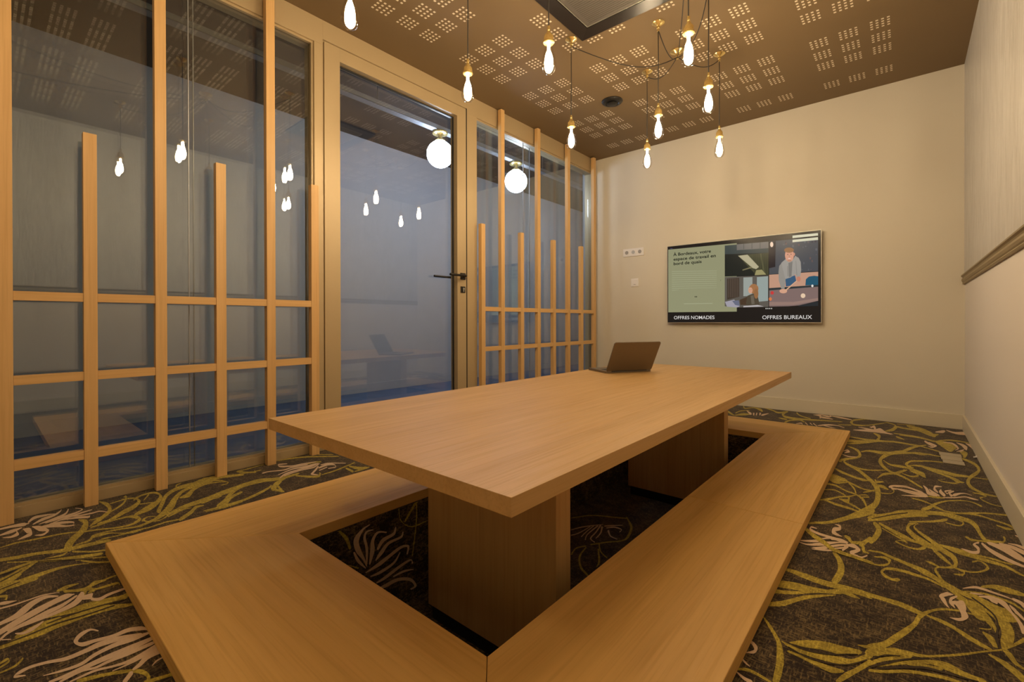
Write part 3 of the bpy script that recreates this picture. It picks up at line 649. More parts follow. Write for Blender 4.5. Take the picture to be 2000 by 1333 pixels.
b 1087 187 1094 186 1066 175 1077 175 1070 156 1089 158 1100 143 1104 150 1136 154 1117 156 1140 176 1124 176 1152 208 1136 208 1154 234 1134 235 1171 257 1152 260 1181 266 1177 267
b 1159 62 1164 61 1144 48 1153 46 1147 55 1135 53 1142 72 1130 71 1151 97 1138 97 1169 125 1152 125 1170 157 1151 156 1169 181 1145 181 1177 213 1154 214 1189 250 1179 251
b 1194 88 1191 88 1208 114 1198 114 1215 144 1201 143 1201 169 1186 168 1196 202 1177 202 1203 235 1180 236 1199 269 1191 269
b 1232 97 1222 96 1236 119 1222 119 1236 149 1218 148 1236 180 1214 180 1240 221 1214 221 1232 268 1217 269
b 1246 110 1238 109 1241 141 1227 140 1251 162 1241 162 1250 186 1238 185 1254 217 1238 218 1253 260 1238 261
b 1261 124 1255 123 1262 161 1252 160 1275 189 1266 190 1284 221 1270 221 1272 268 1254 268
b 1288 186 1285 186 1291 211 1283 211 1289 245 1269 246 1296 269 1275 271
b 1319 218 1309 217 1315 229 1300 227 1302 245 1281 244 1301 268 1284 269
b 1333 245 1330 245 1325 256 1319 255 1323 269 1318 270
b 1351 198 1337 195 1333 211 1319 208
g 1277 137 1261 137 1293 171 1280 172 1318 206 1305 208 1345 224 1331 229 1365 229 1365 235 1374 225 1383 228
g 1387 227 1372 228 1394 248 1382 249 1401 268 1389 269
b 880 34 861 32 874 59 845 56 858 77 819 72 827 95 795 92 811 117 789 117 823 137 812 138
b 931 34 904 30 907 66 874 62 884 100 849 97 865 127 834 125 854 155 821 154 844 167 835 167
b 929 47 920 47 923 80 904 79 909 115 884 113 896 142 876 140 863 172 852 171
b 932 55 925 54 929 96 914 95 925 130 906 129 915 164 885 162 889 182 857 176 863 188 844 182
b 900 188 869 190 908 196 874 204 916 196 900 200 934 211 914 212 923 232 907 232 920 262 906 263
b 785 35 775 34 790 60 779 59 787 86 779 86 786 113 778 113 799 143 795 143
b 758 35 741 35 766 46 744 45 765 64 761 64
b 962 32 952 30 943 44 930 43 932 63 922 62
b 965 35 959 35 976 47 971 47
b 958 57 951 57 973 69 959 69 968 86 950 84 944 103 938 102
g 792 148 772 148 785 169 773 169 780 183 774 183
g 814 157 800 157 840 193 818 194 814 216 796 216 819 235 807 236
g 867 202 851 202 859 220 848 221 866 256 852 257 876 259 867 262
g 1005 31 984 29 1006 61 976 59 1009 93 965 90 1001 126 955 124 1000 159 958 159 1001 194 958 196 1011 229 982 231 1032 271 1021 272
g 929 112 919 112 946 146 922 146 959 181 919 182 970 216 930 218 977 254 946 255 957 271 937 271
g 976 62 958 60 964 94 941 93 962 127 943 127
d 988 31 983 30 987 76 982 76 981 125 975 125 990 176 984 176 994 231 988 231
d 962 110 958 109 961 161 955 161 970 215 964 215 981 252 975 252
g 1073 29 1066 28 1067 40 1055 40 1072 40 1079 42 1082 28 1090 29
g 1113 28 1107 27 1110 49 1101 48 1094 61 1085 60 1084 63 1081 62
g 630 38 605 38 644 74 618 74
g 668 38 637 36 667 65 630 64 661 102 636 102
g 707 36 691 36 721 47 705 50 725 44 735 48
g 352 465 321 459 261 497 227 492 173 527 134 527 120 570 71 576 109 615 47 627 115 659 52 671 85 713 19 727 94 773 50 785 121 831 88 841
g 454 386 440 387 433 425 412 426 399 471 342 473 335 513 268 511 250 544 200 542 163 588 126 592 132 638 102 644 117 703 85 710
g 241 565 214 569 247 589 186 595 170 630 132 634 133 682 112 687 150 739 135 743 181 755 176 762 188 733 200 731
g 43 738 65 733 26 695 48 690 60 640 76 637
g 71 585 57 582 38 594 24 594 26 610 15 612
g 311 401 287 403 298 440 258 443 247 478 202 477 166 511 148 503 80 514 105 506 51 491 71 487 60 456 79 455 93 429 115 428
g 191 434 182 435 209 468 196 470
g 150 452 139 452 92 480 76 479
g 48 414 35 403 21 414 17 411
g 405 481 382 483 377 536 336 541 371 577 321 585 354 636 302 646 326 703 271 714 301 772 254 783
g 429 477 414 479 394 530 374 533 394 555 386 557
g 500 502 465 504 460 542 425 544 413 571 382 574 406 592 390 596
g 490 401 479 403 484 437 470 438 482 460 468 462 496 500 478 504
g 398 404 377 404 370 420 359 421 383 441 374 442
g 396 404 384 408 427 413 413 416 442 445 431 447 416 476 401 477
g 471 634 448 638 466 661 421 666 405 702 373 706 373 747 347 752
g 484 584 477 585 495 648 480 651 486 708 462 714
g 426 264 405 265 439 302 428 304 480 338 470 339 490 368 477 370 483 414 476 415
g 478 263 471 263 482 317 472 318 495 367 487 368
d 340 472 333 471 241 509 232 508 184 537 175 537
g 377 611 337 617 341 672 299 680 320 733 265 745 287 800 241 812 284 859 236 875 320 906 273 923 325 968 289 981 316 1016 286 1027
g 317 669 359 659 325 642 356 637 359 612 378 610
g 470 638 426 644 439 673 388 677 367 712 329 715 307 766 279 772 295 835 272 841 302 892 285 898
g 471 583 460 585 480 645 461 650 476 715 452 721 457 776 427 783 414 842 388 848 385 869 369 872
g 445 859 394 864 400 893 343 901 353 928 321 936 333 952 316 957
g 452 855 424 869 498 872 480 881
g 423 880 407 894 480 874 470 883
g 337 1005 320 1013 407 1040 379 1054 428 1073 393 1086 381 1103 368 1101
g 412 1098 398 1104 409 1157 391 1164 391 1217 372 1225 362 1295 347 1302
g 419 1218 401 1232 484 1210 458 1231
g 408 1246 386 1261 483 1254 437 1282 488 1299 471 1309
g 494 1228 477 1237 494 1285 477 1294
g 14 1043 -1 1048 32 1118 9 1127 64 1179 41 1189 134 1249 112 1260 186 1297 169 1306
g 72 1248 57 1256 128 1295 113 1303
g 49 848 22 855 41 884 24 889 24 969 10 974
g 68 845 41 854 105 882 89 888 110 924 94 929
g 92 784 79 788 103 862 87 867 125 897 105 903 86 908 91 903
g 43 702 17 708 64 753 38 761 100 822 80 828
g 122 681 84 689 106 722 81 729 154 752 141 757 180 755 191 754 187 731 199 728
b 88 1059 105 1052 70 1028 91 1022 132 1012 106 1024 169 1058 149 1066 175 1103 155 1111 187 1171 176 1176
b 171 918 151 924 167 945 154 950 199 999 183 1005 192 1048 172 1055 201 1115 181 1123
b 251 955 241 958 222 1035 202 1042 235 1100 208 1110 221 1155 205 1161
b 302 944 285 948 272 983 247 990 254 1044 235 1051 252 1116 228 1125 230 1161 210 1168
b 290 970 278 973 277 1011 262 1016 270 1059 255 1065 275 1119 256 1126 235 1168 220 1173
b 367 1067 346 1071 326 1106 305 1109 277 1144 261 1146
b 304 1139 278 1149 293 1184 260 1199 311 1208 294 1219 339 1202 352 1198 335 1170 348 1164
b 262 1169 246 1176 269 1205 253 1213 330 1260 320 1266
b 378 1063 356 1074 396 1077 385 1083
b 341 1120 326 1125 323 1163 310 1168
g 196 1171 175 1181 209 1185 193 1193
g 190 1130 176 1136 200 1190 186 1196"""
CARPET_W = """b 967 -20 969 -23 934 -27 941 -34 901 -54 922 -66 909 -102 930 -102 936 -142 946 -141 952 -174 956 -174
b 899 -103 906 -103 914 -142 925 -139 948 -181 951 -179
b 981 -44 982 -48 952 -41 957 -48 940 -63 951 -67 949 -105 960 -109 951 -165 957 -167
b 1041 -74 1041 -79 1001 -59 1006 -68 975 -81 987 -90 969 -120 988 -129 964 -170 970 -173
b 1081 -71 1087 -75 1070 -89 1079 -100 1021 -95 1032 -109 999 -122 1008 -130
b 1116 -102 1122 -106 1106 -115 1112 -124 1047 -117 1054 -129 1011 -141 1024 -154 992 -164 997 -169
b 1143 -200 1136 -197 1149 -168 1140 -173 1106 -155 1112 -167 1046 -170 1055 -183 999 -182 1008 -197 949 -196 951 -199
b 1102 -179 1106 -182 1071 -206 1078 -215 1009 -216 1015 -228 970 -218 973 -223
b 1169 -246 1161 -247 1153 -226 1156 -234 1095 -231 1102 -243 1032 -246 1039 -258 997 -253 1000 -259
b 1170 -273 1171 -277 1122 -259 1126 -269 1073 -261 1075 -267
b 1162 -356 1157 -348 1187 -350 1174 -346 1157 -306 1152 -316 1092 -278 1095 -292 1032 -277 1039 -292 1011 -279 1013 -285
g 1098 5 1101 5 1108 -53 1111 -52 1160 -97 1161 -93 1237 -101 1235 -96
g 1192 18 1204 9 1151 -30 1160 -37 1126 -60 1133 -66
g 1185 13 1189 12 1184 -77 1190 -79 1163 -215 1168 -218
g 831 8 836 10 864 -39 876 -36 881 -81 891 -81
g 877 -140 878 -138 918 -170 920 -165"""
CARPET_P = """b 1183 2122 1178 2129 1204 2175 1197 2185 1233 2225 1226 2235 1281 2295 1277 2300
b 1219 2069 1213 2076 1236 2118 1229 2126 1241 2221 1235 2228
b 1269 2090 1262 2094 1258 2162 1251 2167 1253 2244 1246 2249
b 1303 2075 1297 2076 1280 2134 1273 2138 1272 2256 1260 2266
b 1349 2090 1350 2081 1316 2110 1309 2108 1302 2187 1293 2192 1280 2278 1268 2283
b 1337 2125 1331 2129 1326 2196 1317 2199 1296 2270 1285 2268
b 1364 2363 1368 2355 1319 2321 1326 2310 1295 2294 1302 2283
b 1398 2276 1391 2279 1387 2314 1388 2303 1341 2317 1349 2302 1314 2278 1320 2268
b 1420 2195 1423 2187 1379 2207 1381 2194 1341 2257 1338 2242
g 1099 2250 1093 2259 1169 2357 1162 2369 1266 2411 1259 2423 1347 2453 1341 2466
g 1339 2463 1340 2475 1410 2369 1419 2380 1444 2266 1460 2258 1448 2198 1454 2189 1394 2133 1402 2121 1346 2059 1354 2048
g 1332 1900 1324 1903 1316 1964 1307 1972 1339 2014 1330 2024
g 1342 2009 1350 2006 1363 1915 1372 1917 1422 1828 1425 1840 1486 1787 1485 1800
g 1374 2083 1378 2090 1422 2017 1423 2026 1475 1983 1474 1993
g 1399 2032 1404 2037 1461 1930 1469 1935 1478 1883 1483 1883"""

def ribbons(bm, text, put):
    """woven figures: every line is a ribbon given by its two edges in millimetres"""
    lv = {'g': 0.0005, 'b': 0.0011, 'd': 0.0016, 'G': 0.0019}
    for i, ln in enumerate(text.strip().splitlines()):
        k, *v = ln.split(); v = [int(q) / 1000.0 for q in v]
        rows = [v[j:j + 4] for j in range(0, len(v), 4)]
        out = []
        for s in range(len(rows) - 1):
            p0 = rows[max(s - 1, 0)]; p1 = rows[s]; p2 = rows[s + 1]; p3 = rows[min(s + 2, len(rows) - 1)]
            for t in range(6):
                u = t / 6.0
                out.append([0.5 * ((2 * b) + (c - a) * u + (2 * a - 5 * b + 4 * c - d) * u * u + (-a + 3 * b - 3 * c + d) * u ** 3)
                            for a, b, c, d in zip(p0, p1, p2, p3)])
        out.append(rows[-1])
        def cap(e, inner):
            ex, ey = (e[0] + e[2]) / 2, (e[1] + e[3]) / 2; ix, iy = (inner[0] + inner[2]) / 2, (inner[1] + inner[3]) / 2
            dx, dy = ex - ix, ey - iy; q = math.hypot(dx, dy) or 1; wd = math.hypot(e[0] - e[2], e[1] - e[3]); dx, dy = dx / q * wd, dy / q * wd
            def row(sc, adv): return [ex + (e[0] - ex) * sc + dx * adv, ey + (e[1] - ey) * sc + dy * adv, ex + (e[2] - ex) * sc + dx * adv, ey + (e[3] - ey) * sc + dy * adv]
            return [row(0.92, 0.16), row(0.68, 0.30), row(0.32, 0.40), row(0.02, 0.44)]
        out = list(reversed(cap(out[0], out[1]))) + out + cap(out[-1], out[-2])
        h = lv[k] + i * 1e-6
        mi = {'g': 1, 'G': 1, 'b': 2, 'd': 3}[k]
        prev = None
        for q in out:
            cur = (bm.verts.new(put(q[0], q[1], h)), bm.verts.new(put(q[2], q[3], h)))
            if prev:
                f = bm.faces.new((prev[0], prev[1], cur[1], cur[0])); f.material_index = mi
            prev = cur

def clampf(v, a, b): return max(a, min(b, v))
bm = B()
xs = [-0.005, IX0, IX1, W + 0.005]; ys = [Y0, IY0, IY1, D + 0.005]
for i in range(3):
    for j in range(3):
        if i == 1 and j == 1: continue
        quad(bm, [(xs[i], ys[j], 0), (xs[i + 1], ys[j], 0), (xs[i + 1], ys[j + 1], 0), (xs[i], ys[j + 1], 0)])
quad(bm, [(IX0, IY0, PITZ), (IX1, IY0, PITZ), (IX1, IY1, PITZ), (IX0, IY1, PITZ)])
quad(bm, [(IX0, IY0, PITZ), (IX0, IY1, PITZ), (IX0, IY1, 0), (IX0, IY0, 0)])
quad(bm, [(IX1, IY1, PITZ), (IX1, IY0, PITZ), (IX1, IY0, 0), (IX1, IY1, 0)])
quad(bm, [(IX1, IY0, PITZ), (IX0, IY0, PITZ), (IX0, IY0, 0), (IX1, IY0, 0)])
quad(bm, [(IX0, IY1, PITZ), (IX1, IY1, PITZ), (IX1, IY1, 0), (IX0, IY1, 0)])
ribbons(bm, CARPET_F, lambda x, y, h: (clampf(x, 0.0, W), clampf(y, Y0, D), h))
ribbons(bm, CARPET_W, lambda y, z, h: (IX0 + h, clampf(y, IY0, IY1), clampf(z, PITZ, -0.002)))
ribbons(bm, CARPET_P, lambda x, y, h: (clampf(x, IX0, IX1), clampf(y, IY0, IY1), PITZ + h))
fl = struct('floor', bm, CARPET)
tag(fl, 'dark brown carpet woven with olive vines and beige petals, sunk into a pit under the table')

bm = B(); box(bm, -0.1, W + 0.1, Y0 - 0.1, D + 0.1, H, H + 0.05); struct('ceiling', bm, ceil_mat)
bm = B(); box(bm, -0.12, W + 0.12, D, D + 0.12, -0.02, H + 0.05); struct('wall_back', bm, cream)
bm = B(); box(bm, W, W + 0.12, Y0, D, -0.02, H + 0.05); wr = struct('wall_right', bm, cream_r)
bm = B(); box(bm, W - 0.003, W, Y0, D, 1.05, H); obj('wallpaper', bm, wallpaper, wr)['label'] = 'pale grey brushed relief wallpaper above the dado rail'
bm = B(); box(bm, -0.12, W + 0.12, Y0 - 0.12, Y0, -0.02, H + 0.05); struct('wall_front', bm, cream)
bm = B(); box(bm, -0.12, 0.0, Y0, -0.62, 0, H); struct('wall_left', bm, cream)
bm = B(); box(bm, 0.0, W, D - 0.013, D, 0, 0.102, 0.003); struct('baseboard_back', bm, skirting)
bm = B(); box(bm, W - 0.013, W, Y0, D - 0.013, 0, 0.102, 0.003); struct('baseboard_right', bm, skirting)
# dado rail, moulded profile
bm = B()
prof = [(0, 1.000), (-0.010, 1.000), (-0.013, 1.005), (-0.010, 1.011), (-0.014, 1.016), (-0.018, 1.026), (-0.016, 1.036), (-0.010, 1.042), (-0.013, 1.048), (-0.020, 1.053), (-0.020, 1.060), (0, 1.062)]
ya, yb = Y0, D - 0.004
A = [bm.verts.new((W + p[0], ya, p[1])) for p in prof]; Bv = [bm.verts.new((W + p[0], yb, p[1])) for p in prof]
for i in range(len(prof)):
    bm.faces.new((A[i], A[(i + 1) % len(prof)], Bv[(i + 1) % len(prof)], Bv[i]))
bm.faces.new(A); bm.faces.new(list(reversed(Bv)))
bmesh.ops.recalc_face_normals(bm, faces=bm.faces)
struct('trim_1', bm, rail_mat)

# ------------------------------------------------------------------ glazed partition (left)
def panel_frame(y0, y1, zb, zt, side_a, side_b, depth=0.12):
    """one fixed light: sill, head and stiles around an opening, with a stepped reveal"""
    bm = B()
    box(bm, -depth, 0.0, y0, y1, 0.0, zb, 0.0015)
    box(bm, -depth, 0.0, y0, y1, zt, H - 0.001, 0.0015)
    if side_a: box(bm, -depth, 0.0, y0, y0 + side_a, zb, zt, 0.0015)
    if side_b: box(bm, -depth, 0.0, y1 - side_b, y1, zb, zt, 0.0015)
    ia, ib = y0 + side_a, y1 - side_b
    # inner bead
    t = 0.012
    box(bm, -0.030, -0.012, ia, ib, zt - t, zt); box(bm, -0.030, -0.012, ia, ib, zb, zb + t)
    if side_a: box(bm, -0.030, -0.012, ia, ia + t, zb + t, zt - t)
    box(bm, -0.030, -0.012, ib - t, ib, zb + t, zt - t)
    return bm, ia, ib

def panes(parent, ia, ib, zb, zt, joints):
    for x, js in ((-0.038, joints[0]), (-0.085, joints[1])):
        ed = [ia] + js + [ib]
        for a, b in zip(ed, ed[1:]):
            bm = B(); box(bm, x, x + 0.006, a + 0.002, b - 0.002, zb, zt)
            obj('glass_pane', bm, pane_glass, parent)
        for j in js:
            bm = B(); box(bm, x - 0.0005, x + 0.0065, j - 0.002, j + 0.002, zb, zt)
            obj('glass_joint', bm, galv, parent)

bm, ia, ib = panel_frame(-0.62, 1.315, 0.043, 2.366, 0.05, 0.052)
w1 = struct('window_1', bm, bronze)
tag(w1, 'bronze framed fixed glazing left of the glass door')
panes(w1, ia, ib, 0.043, 2.366, ([0.661], [0.693]))
bm, ia, ib = panel_frame(2.470, 4.413, 0.043, 2.366, 0.108, 0.03)
w2 = struct('window_2', bm, bronze)
tag(w2, 'bronze framed fixed glazing between the glass door and back wall')
panes(w2, ia, ib, 0.043, 2.366, ([3.20], [3.35]))

# door: head over the leaf is part of the frame
bm = B(); box(bm, -0.12, 0.0, 1.315, 2.470, 2.400, H - 0.001, 0.0015)
box(bm, -0.12, -0.012, 1.3155, 1.323, 0.0, 2.400); box(bm, -0.12, -0.012, 2.463, 2.4695, 0.0, 2.400); box(bm, -0.12, -0.012, 1.3155, 2.4695, 2.392, 2.400)
d1 = struct('door_1', bm, bronze)
tag(d1, 'bronze framed glass door with a black lever handle')
bm = B()
LY0, LY1, LZ1 = 1.324, 2.462, 2.391
box(bm, -0.075, -0.001, LY0, LY0 + 0.098, 0.008, LZ1, 0.0015)
box(bm, -0.075, -0.001, LY1 - 0.092, LY1, 0.008, LZ1, 0.0015)
box(bm, -0.075, -0.001, LY0 + 0.098, LY1 - 0.092, LZ1 - 0.078, LZ1, 0.0015)
box(bm, -0.075, -0.001, LY0 + 0.098, LY1 - 0.092, 0.008, 0.10, 0.0015)
obj('door_leaf', bm, bronze, d1)
bm = B(); ga, gb, gt = LY0 + 0.098, LY1 - 0.092, LZ1 - 0.078
box(bm, -0.052, -0.040, ga, ga + 0.008, 0.10, gt); box(bm, -0.052, -0.040, gb - 0.008, gb, 0.10, gt)
box(bm, -0.052, -0.040, ga + .008, gb - .008, gt - 0.008, gt); box(bm, -0.052, -0.040, ga + .008, gb - .008, 0.10, 0.108)
obj('glazing_seal', bm, gasket, d1)['label'] = 'thin black seal round the door glass'
bm = B(); box(bm, -0.064, -0.056, ga + 0.001, gb - 0.001, 0.101, gt - 0.001)
for v in bm.verts:                                   # the door stands a hair ajar towards the corridor
    if v.co.y > (ga + gb) / 2: v.co.x -= 0.0095
obj('glass_pane', bm, pane_glass, d1)
bm = B(); box(bm, -0.002, 0.0015, LY1 + 0.0005, LY1 + 0.0075, 0.0, 2.398); obj('door_seal', bm, gasket, d1)
# handle on the room side and a twin on the corridor side
def lever(sx, base):
    bm = B()
    box(bm, min(base, base + sx * 0.008), max(base, base + sx * 0.008), 2.398, 2.448, 1.073, 1.123, 0.002)
    tube(bm, [(base + sx * 0.006, 2.423, 1.098), (base + sx * 0.030, 2.423, 1.098), (base + sx * 0.045, 2.419, 1.098), (base + sx * 0.052, 2.408, 1.098), (base + sx * 0.053, 2.39, 1.098), (base + sx * 0.053, 2.25, 1.098)], 0.009, 10)
    return bm
obj('door_handle', lever(1, -0.001), black_metal, d1, smooth=True, sharp=40)['label'] = 'black lever handle'
obj('door_handle', lever(-1, -0.075), black_metal, d1, smooth=True, sharp=40)
bm = B(); box(bm, -0.001, 0.006, 2.400, 2.446, 0.972, 1.020, 0.002)
lk = obj('lock_plate', bm, black_metal, d1); lk['label'] = 'small square black lock plate'
bm = B(); tube(bm, [(0.004, 2.425, 1.002), (0.012, 2.425, 1.002)], 0.008, 12); box(bm, 0.004, 0.011, 2.421, 2.429, 0.978, 0.998)
obj('lock_cylinder', bm, silver, lk)
bm = B(); tube(bm, [(0.001, 2.466, 1.093), (0.001, 2.466, 1.112)], 0.006, 10)
obj('hinge_pin', bm, brass, d1, smooth=True, sharp=40)

# ------------------------------------------------------------------ timber lattices in front of the glazing
def lattice(name, label, spec, rails, group=None):
    root = thing(name, label, 'screen', (0.0, spec[0][0], 0.0), group)
    oy = spec[0][0]
    for y, w, top in spec:
        bm = B(); box(bm, 0.0205, 0.055, y - oy, y - oy + w, 0.0, top, 0.0012)
        obj('slat', bm, beech_z, root)
    for (y, w, _), (y2, w2, _) in zip(spec, spec[1:]):
        for z0, z1 in rails:
            bm = B(); box(bm, 0.0205, 0.0525, y - oy + w + 0.0003, y2 - oy - 0.0003, z0, z1, 0.001)
            obj('rail', bm, beech_y, root)
    return root
FT, ST = 2.500, 1.522
RAILS = [(0.194, 0.232), (0.515, 0.550), (0.834, 0.869)]
lattice('slatted_screen', 'light beech lattice screen left of the glass door, with rails near its foot',
        [(-0.17, 0.255, FT), (0.279, 0.042, ST), (0.513, 0.042, FT), (0.750, 0.043, ST), (0.981, 0.043, FT), (1.217, 0.043, ST)], RAILS)
lattice('slatted_screen', 'light beech lattice screen in the corner between glass door and television wall',
        [(2.574, 0.042, ST), (2.806, 0.042, FT), (3.058, 0.042, ST), (3.298, 0.042, FT), (3.538, 0.042, ST), (3.785, 0.042, FT), (4.028, 0.042, ST), (4.280, 0.042, FT)], RAILS)

# ------------------------------------------------------------------ corridor beyond the glass
CX = -1.80
bm = B(); box(bm, CX - 0.1, CX, -2.0, 9.0, 0, 2.75); struct('wall_corridor', bm, corridor_wall)
bm = B(); box(bm, CX - 0.1, -0.12, 9.0, 9.1, 0, 2.75); struct('wall_corridor_end', bm, corridor_wall)
bm = B(); box(bm, CX - 0.1, -0.12, -2.1, -2.0, 0, 2.75); struct('wall_corridor_near', bm, corridor_dark)
bm = B(); box(bm, CX - 0.1, -0.005, -2.1, 9.1, -0.05, -0.001); struct('floor_corridor', bm, corridor_floor)
bm = B(); box(bm, CX - 0.1, -0.12, -2.1, 9.1, 2.70, 2.75); struct('ceiling_corridor', bm, corridor_dark)
bm = B(); box(bm, -0.16, -0.12, -2.0, 9.0, 2.52, 2.70); box(bm, -0.24, -0.12, D + 0.12, 9.0, 0.0, 2.52); box(bm, -0.16, -0.12, -2.0, -0.62, 0, 2.52)
struct('wall_corridor_side', bm, corridor_wall)
bm = B(); box(bm, CX, CX + 0.012, -2.0, 9.0, 0, 0.09); struct('baseboard_corridor', bm, corridor_wall)

root = thing('cable_tray', 'perforated steel cable tray along the corridor ceiling above the globe lamps', 'cable tray', (-0.49, 0, 2.40))
bm = B(); box(bm, -0.035, -0.032, -1.5, 8.5, 0.0, 0.035); box(bm, 0.032, 0.035, -1.5, 8.5, 0.0, 0.035); box(bm, -0.035, 0.035, -1.5, 8.5, 0.0, 0.002)
for k in range(80): box(bm, -0.032, 0.032, -1.45 + k * 0.125, -1.43 + k * 0.125, 0.030, 0.034)
obj('tray', bm, galv, root)
for yy in (-1.2, 0.4, 2.0, 3.1, 4.1, 5.5, 7.0):
    bm = B(); tube(bm, [(0, yy, 0.002), (0, yy, 0.30)], 0.004, 6); obj('hanger_rod', bm, galv, root)

def globe_lamp(y, label):
    r = thing('globe_lamp', label, 'ceiling lamp', (-0.49, y, 2.40), 'opal globe lamps in the corridor')
    bm = B(); lathe(bm, [(0.012, -0.0005), (0.062, -0.0005), (0.068, -0.010), (0.066, -0.020), (0.046, -0.028), (0.018, -0.031), (0.016, -0.062), (0.040, -0.066), (0.044, -0.082), (0.020, -0.084)], 28)
    obj('lamp_fitting', bm, brass, r, smooth=True, sharp=35)
    bm = B(); bmesh.ops.create_uvsphere(bm, u_segments=32, v_segments=20, radius=0.115, matrix=Matrix.Translation((0, 0, -0.195)))
    obj('glass_globe', bm, globe_mat, r, smooth=True)
globe_lamp(2.62, 'lit white globe lamp in the corridor seen through the glass door')
globe_lamp(3.64, 'lit white globe lamp in the corridor seen through the right lattice screen')
globe_lamp(5.70, 'lit white globe lamp farthest along the corridor, past the corner of the room')

# ------------------------------------------------------------------ sunken seat surround
OX0, OX1, OY0, OY1, SZ = 0.622, 2.306, 0.264, 3.669, 0.040
root = thing('sunken_seat_surround', 'low oak boards mitred round the sunken foot well beneath the table', 'bench', ((OX0 + OX1) / 2, (OY0 + OY1) / 2, 0))
cx, cy = (OX0 + OX1) / 2, (OY0 + OY1) / 2
g = 0.0004
def board(poly, mat, lbl=None):
    bm = prism(B(), [(x - cx, y - cy) for x, y in poly], 0.003, SZ, 0.0012)
    o = obj('seat_board', bm, mat, root)
    if lbl: o['label'] = lbl
def inset(poly, d=0.0008):
    mx = sum(p[0] for p in poly) / len(poly); my = sum(p[1] for p in poly) / len(poly)
    return [(x + (mx - x) * d * 2, y + (my - y) * d * 2) for x, y in poly]
ybr = 1.876
board(inset([(OX0, OY0), (OX1, OY0), (IX1, IY0), (IX0, IY0)]), bench_x)
board(inset([(OX1, OY0), (OX1, ybr), (IX1, ybr), (IX1, IY0)]), bench_y)
board(inset([(OX1, ybr), (OX1, OY1), (IX1, IY1), (IX1, ybr)]), bench_y)
board(inset([(OX1, OY1), (OX0, OY1), (IX0, IY1), (IX1, IY1)]), bench_x)
board(inset([(OX0, OY1), (OX0, ybr), (IX0, ybr), (IX0, IY1)]), bench_y)
board(inset([(OX0, ybr), (OX0, OY0), (IX0, IY0), (IX0, ybr)]), bench_y)

# ------------------------------------------------------------------ table
TX0, TX1, TY0, TY1, TZ, TT = 0.940, 2.026, 0.640, 3.369, 0.425, 0.038
root = thing('low_table', 'long oak table standing in the sunken foot well, laptop at its far end', 'table', (1.475, 2.0, PITZ))
ox, oy, oz = 1.475, 2.0, PITZ
bm = B(); box(bm, TX0 - ox, TX1 - ox, TY0 - oy, TY1 - oy, TZ - TT - oz, TZ - oz, 0.0015)
obj('tabletop', bm, oak_y, root)
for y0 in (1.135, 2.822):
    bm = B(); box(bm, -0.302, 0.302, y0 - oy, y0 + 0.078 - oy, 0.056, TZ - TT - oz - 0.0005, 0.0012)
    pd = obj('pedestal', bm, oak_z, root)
    bm = B(); box(bm, -0.290, 0.290, y0 - oy + 0.010, y0 + 0.068 - oy, 0.0, 0.056)
    obj('plinth', bm, black_plinth, pd)

# ------------------------------------------------------------------ laptop
LA = Vector((1.161, 2.551, 0)); LB = Vector((1.327, 2.841, 0))
hd = (LB - LA).normalized(); dp = Vector((-hd.y, hd.x, 0))
root = thing('laptop', 'open dark metal laptop seen from behind on the far end of the table', 'laptop', ((LA.x + LB.x) / 2, (LA.y + LB.y) / 2, TZ))
root.rotation_euler = (0, 0, math.atan2(hd.y, hd.x))      # local x along the hinge, local +y towards the keyboard side
LW = 0.334
def slab(w0, w1, y0, y1, z0, z1, r=0.012, bev=0.0012):
    pts = []
    for (ccx, ccy, a0) in ((w1 - r, y0 + r, -90), (w1 - r, y1 - r, 0), (w0 + r, y1 - r, 90), (w0 + r, y0 + r, 180)):
        for k in range(7):
            a = math.radians(a0 + k * 15); pts.append((ccx + r * math.cos(a), ccy + r * math.sin(a)))
    return prism(B(), pts, z0, z1, bev)
bs = obj('laptop_base', slab(-LW / 2, LW / 2, 0.0, 0.232, 0.002, 0.0135), laptop_mat, root)
bm = B()
for r_ in range(5):
    for c_ in range(14):
        x = -0.138 + c_ * 0.0198; y = 0.030 + r_ * 0.0185
        box(bm, x, x + 0.0165, y, y + 0.0155, 0.0136, 0.0146)
obj('keyboard', bm, laptop_keys, bs)
bm = B(); box(bm, -0.055, 0.055, 0.140, 0.215, 0.0136, 0.0140); obj('touchpad', bm, laptop_mat, bs)
bm = B(); tube(bm, [(-0.13, 0.004, 0.011), (0.13, 0.004, 0.011)], 0.005, 10); obj('hinge', bm, laptop_keys, root)
bm = slab(-LW / 2, LW / 2, 0.0, 0.212, -0.003, 0.0025)
lid = obj('laptop_lid', bm, laptop_mat, root, loc=(0, 0.004, 0.012), rot=(PI - math.radians(61), 0, 0))
lid.rotation_euler = (math.radians(180 - 61.0), 0, 0)
bm = B(); box(bm, -LW / 2 + 0.006, LW / 2 - 0.006, 0.010, 0.205, -0.0036, -0.0031); obj('laptop_screen', bm, black_plinth, lid)

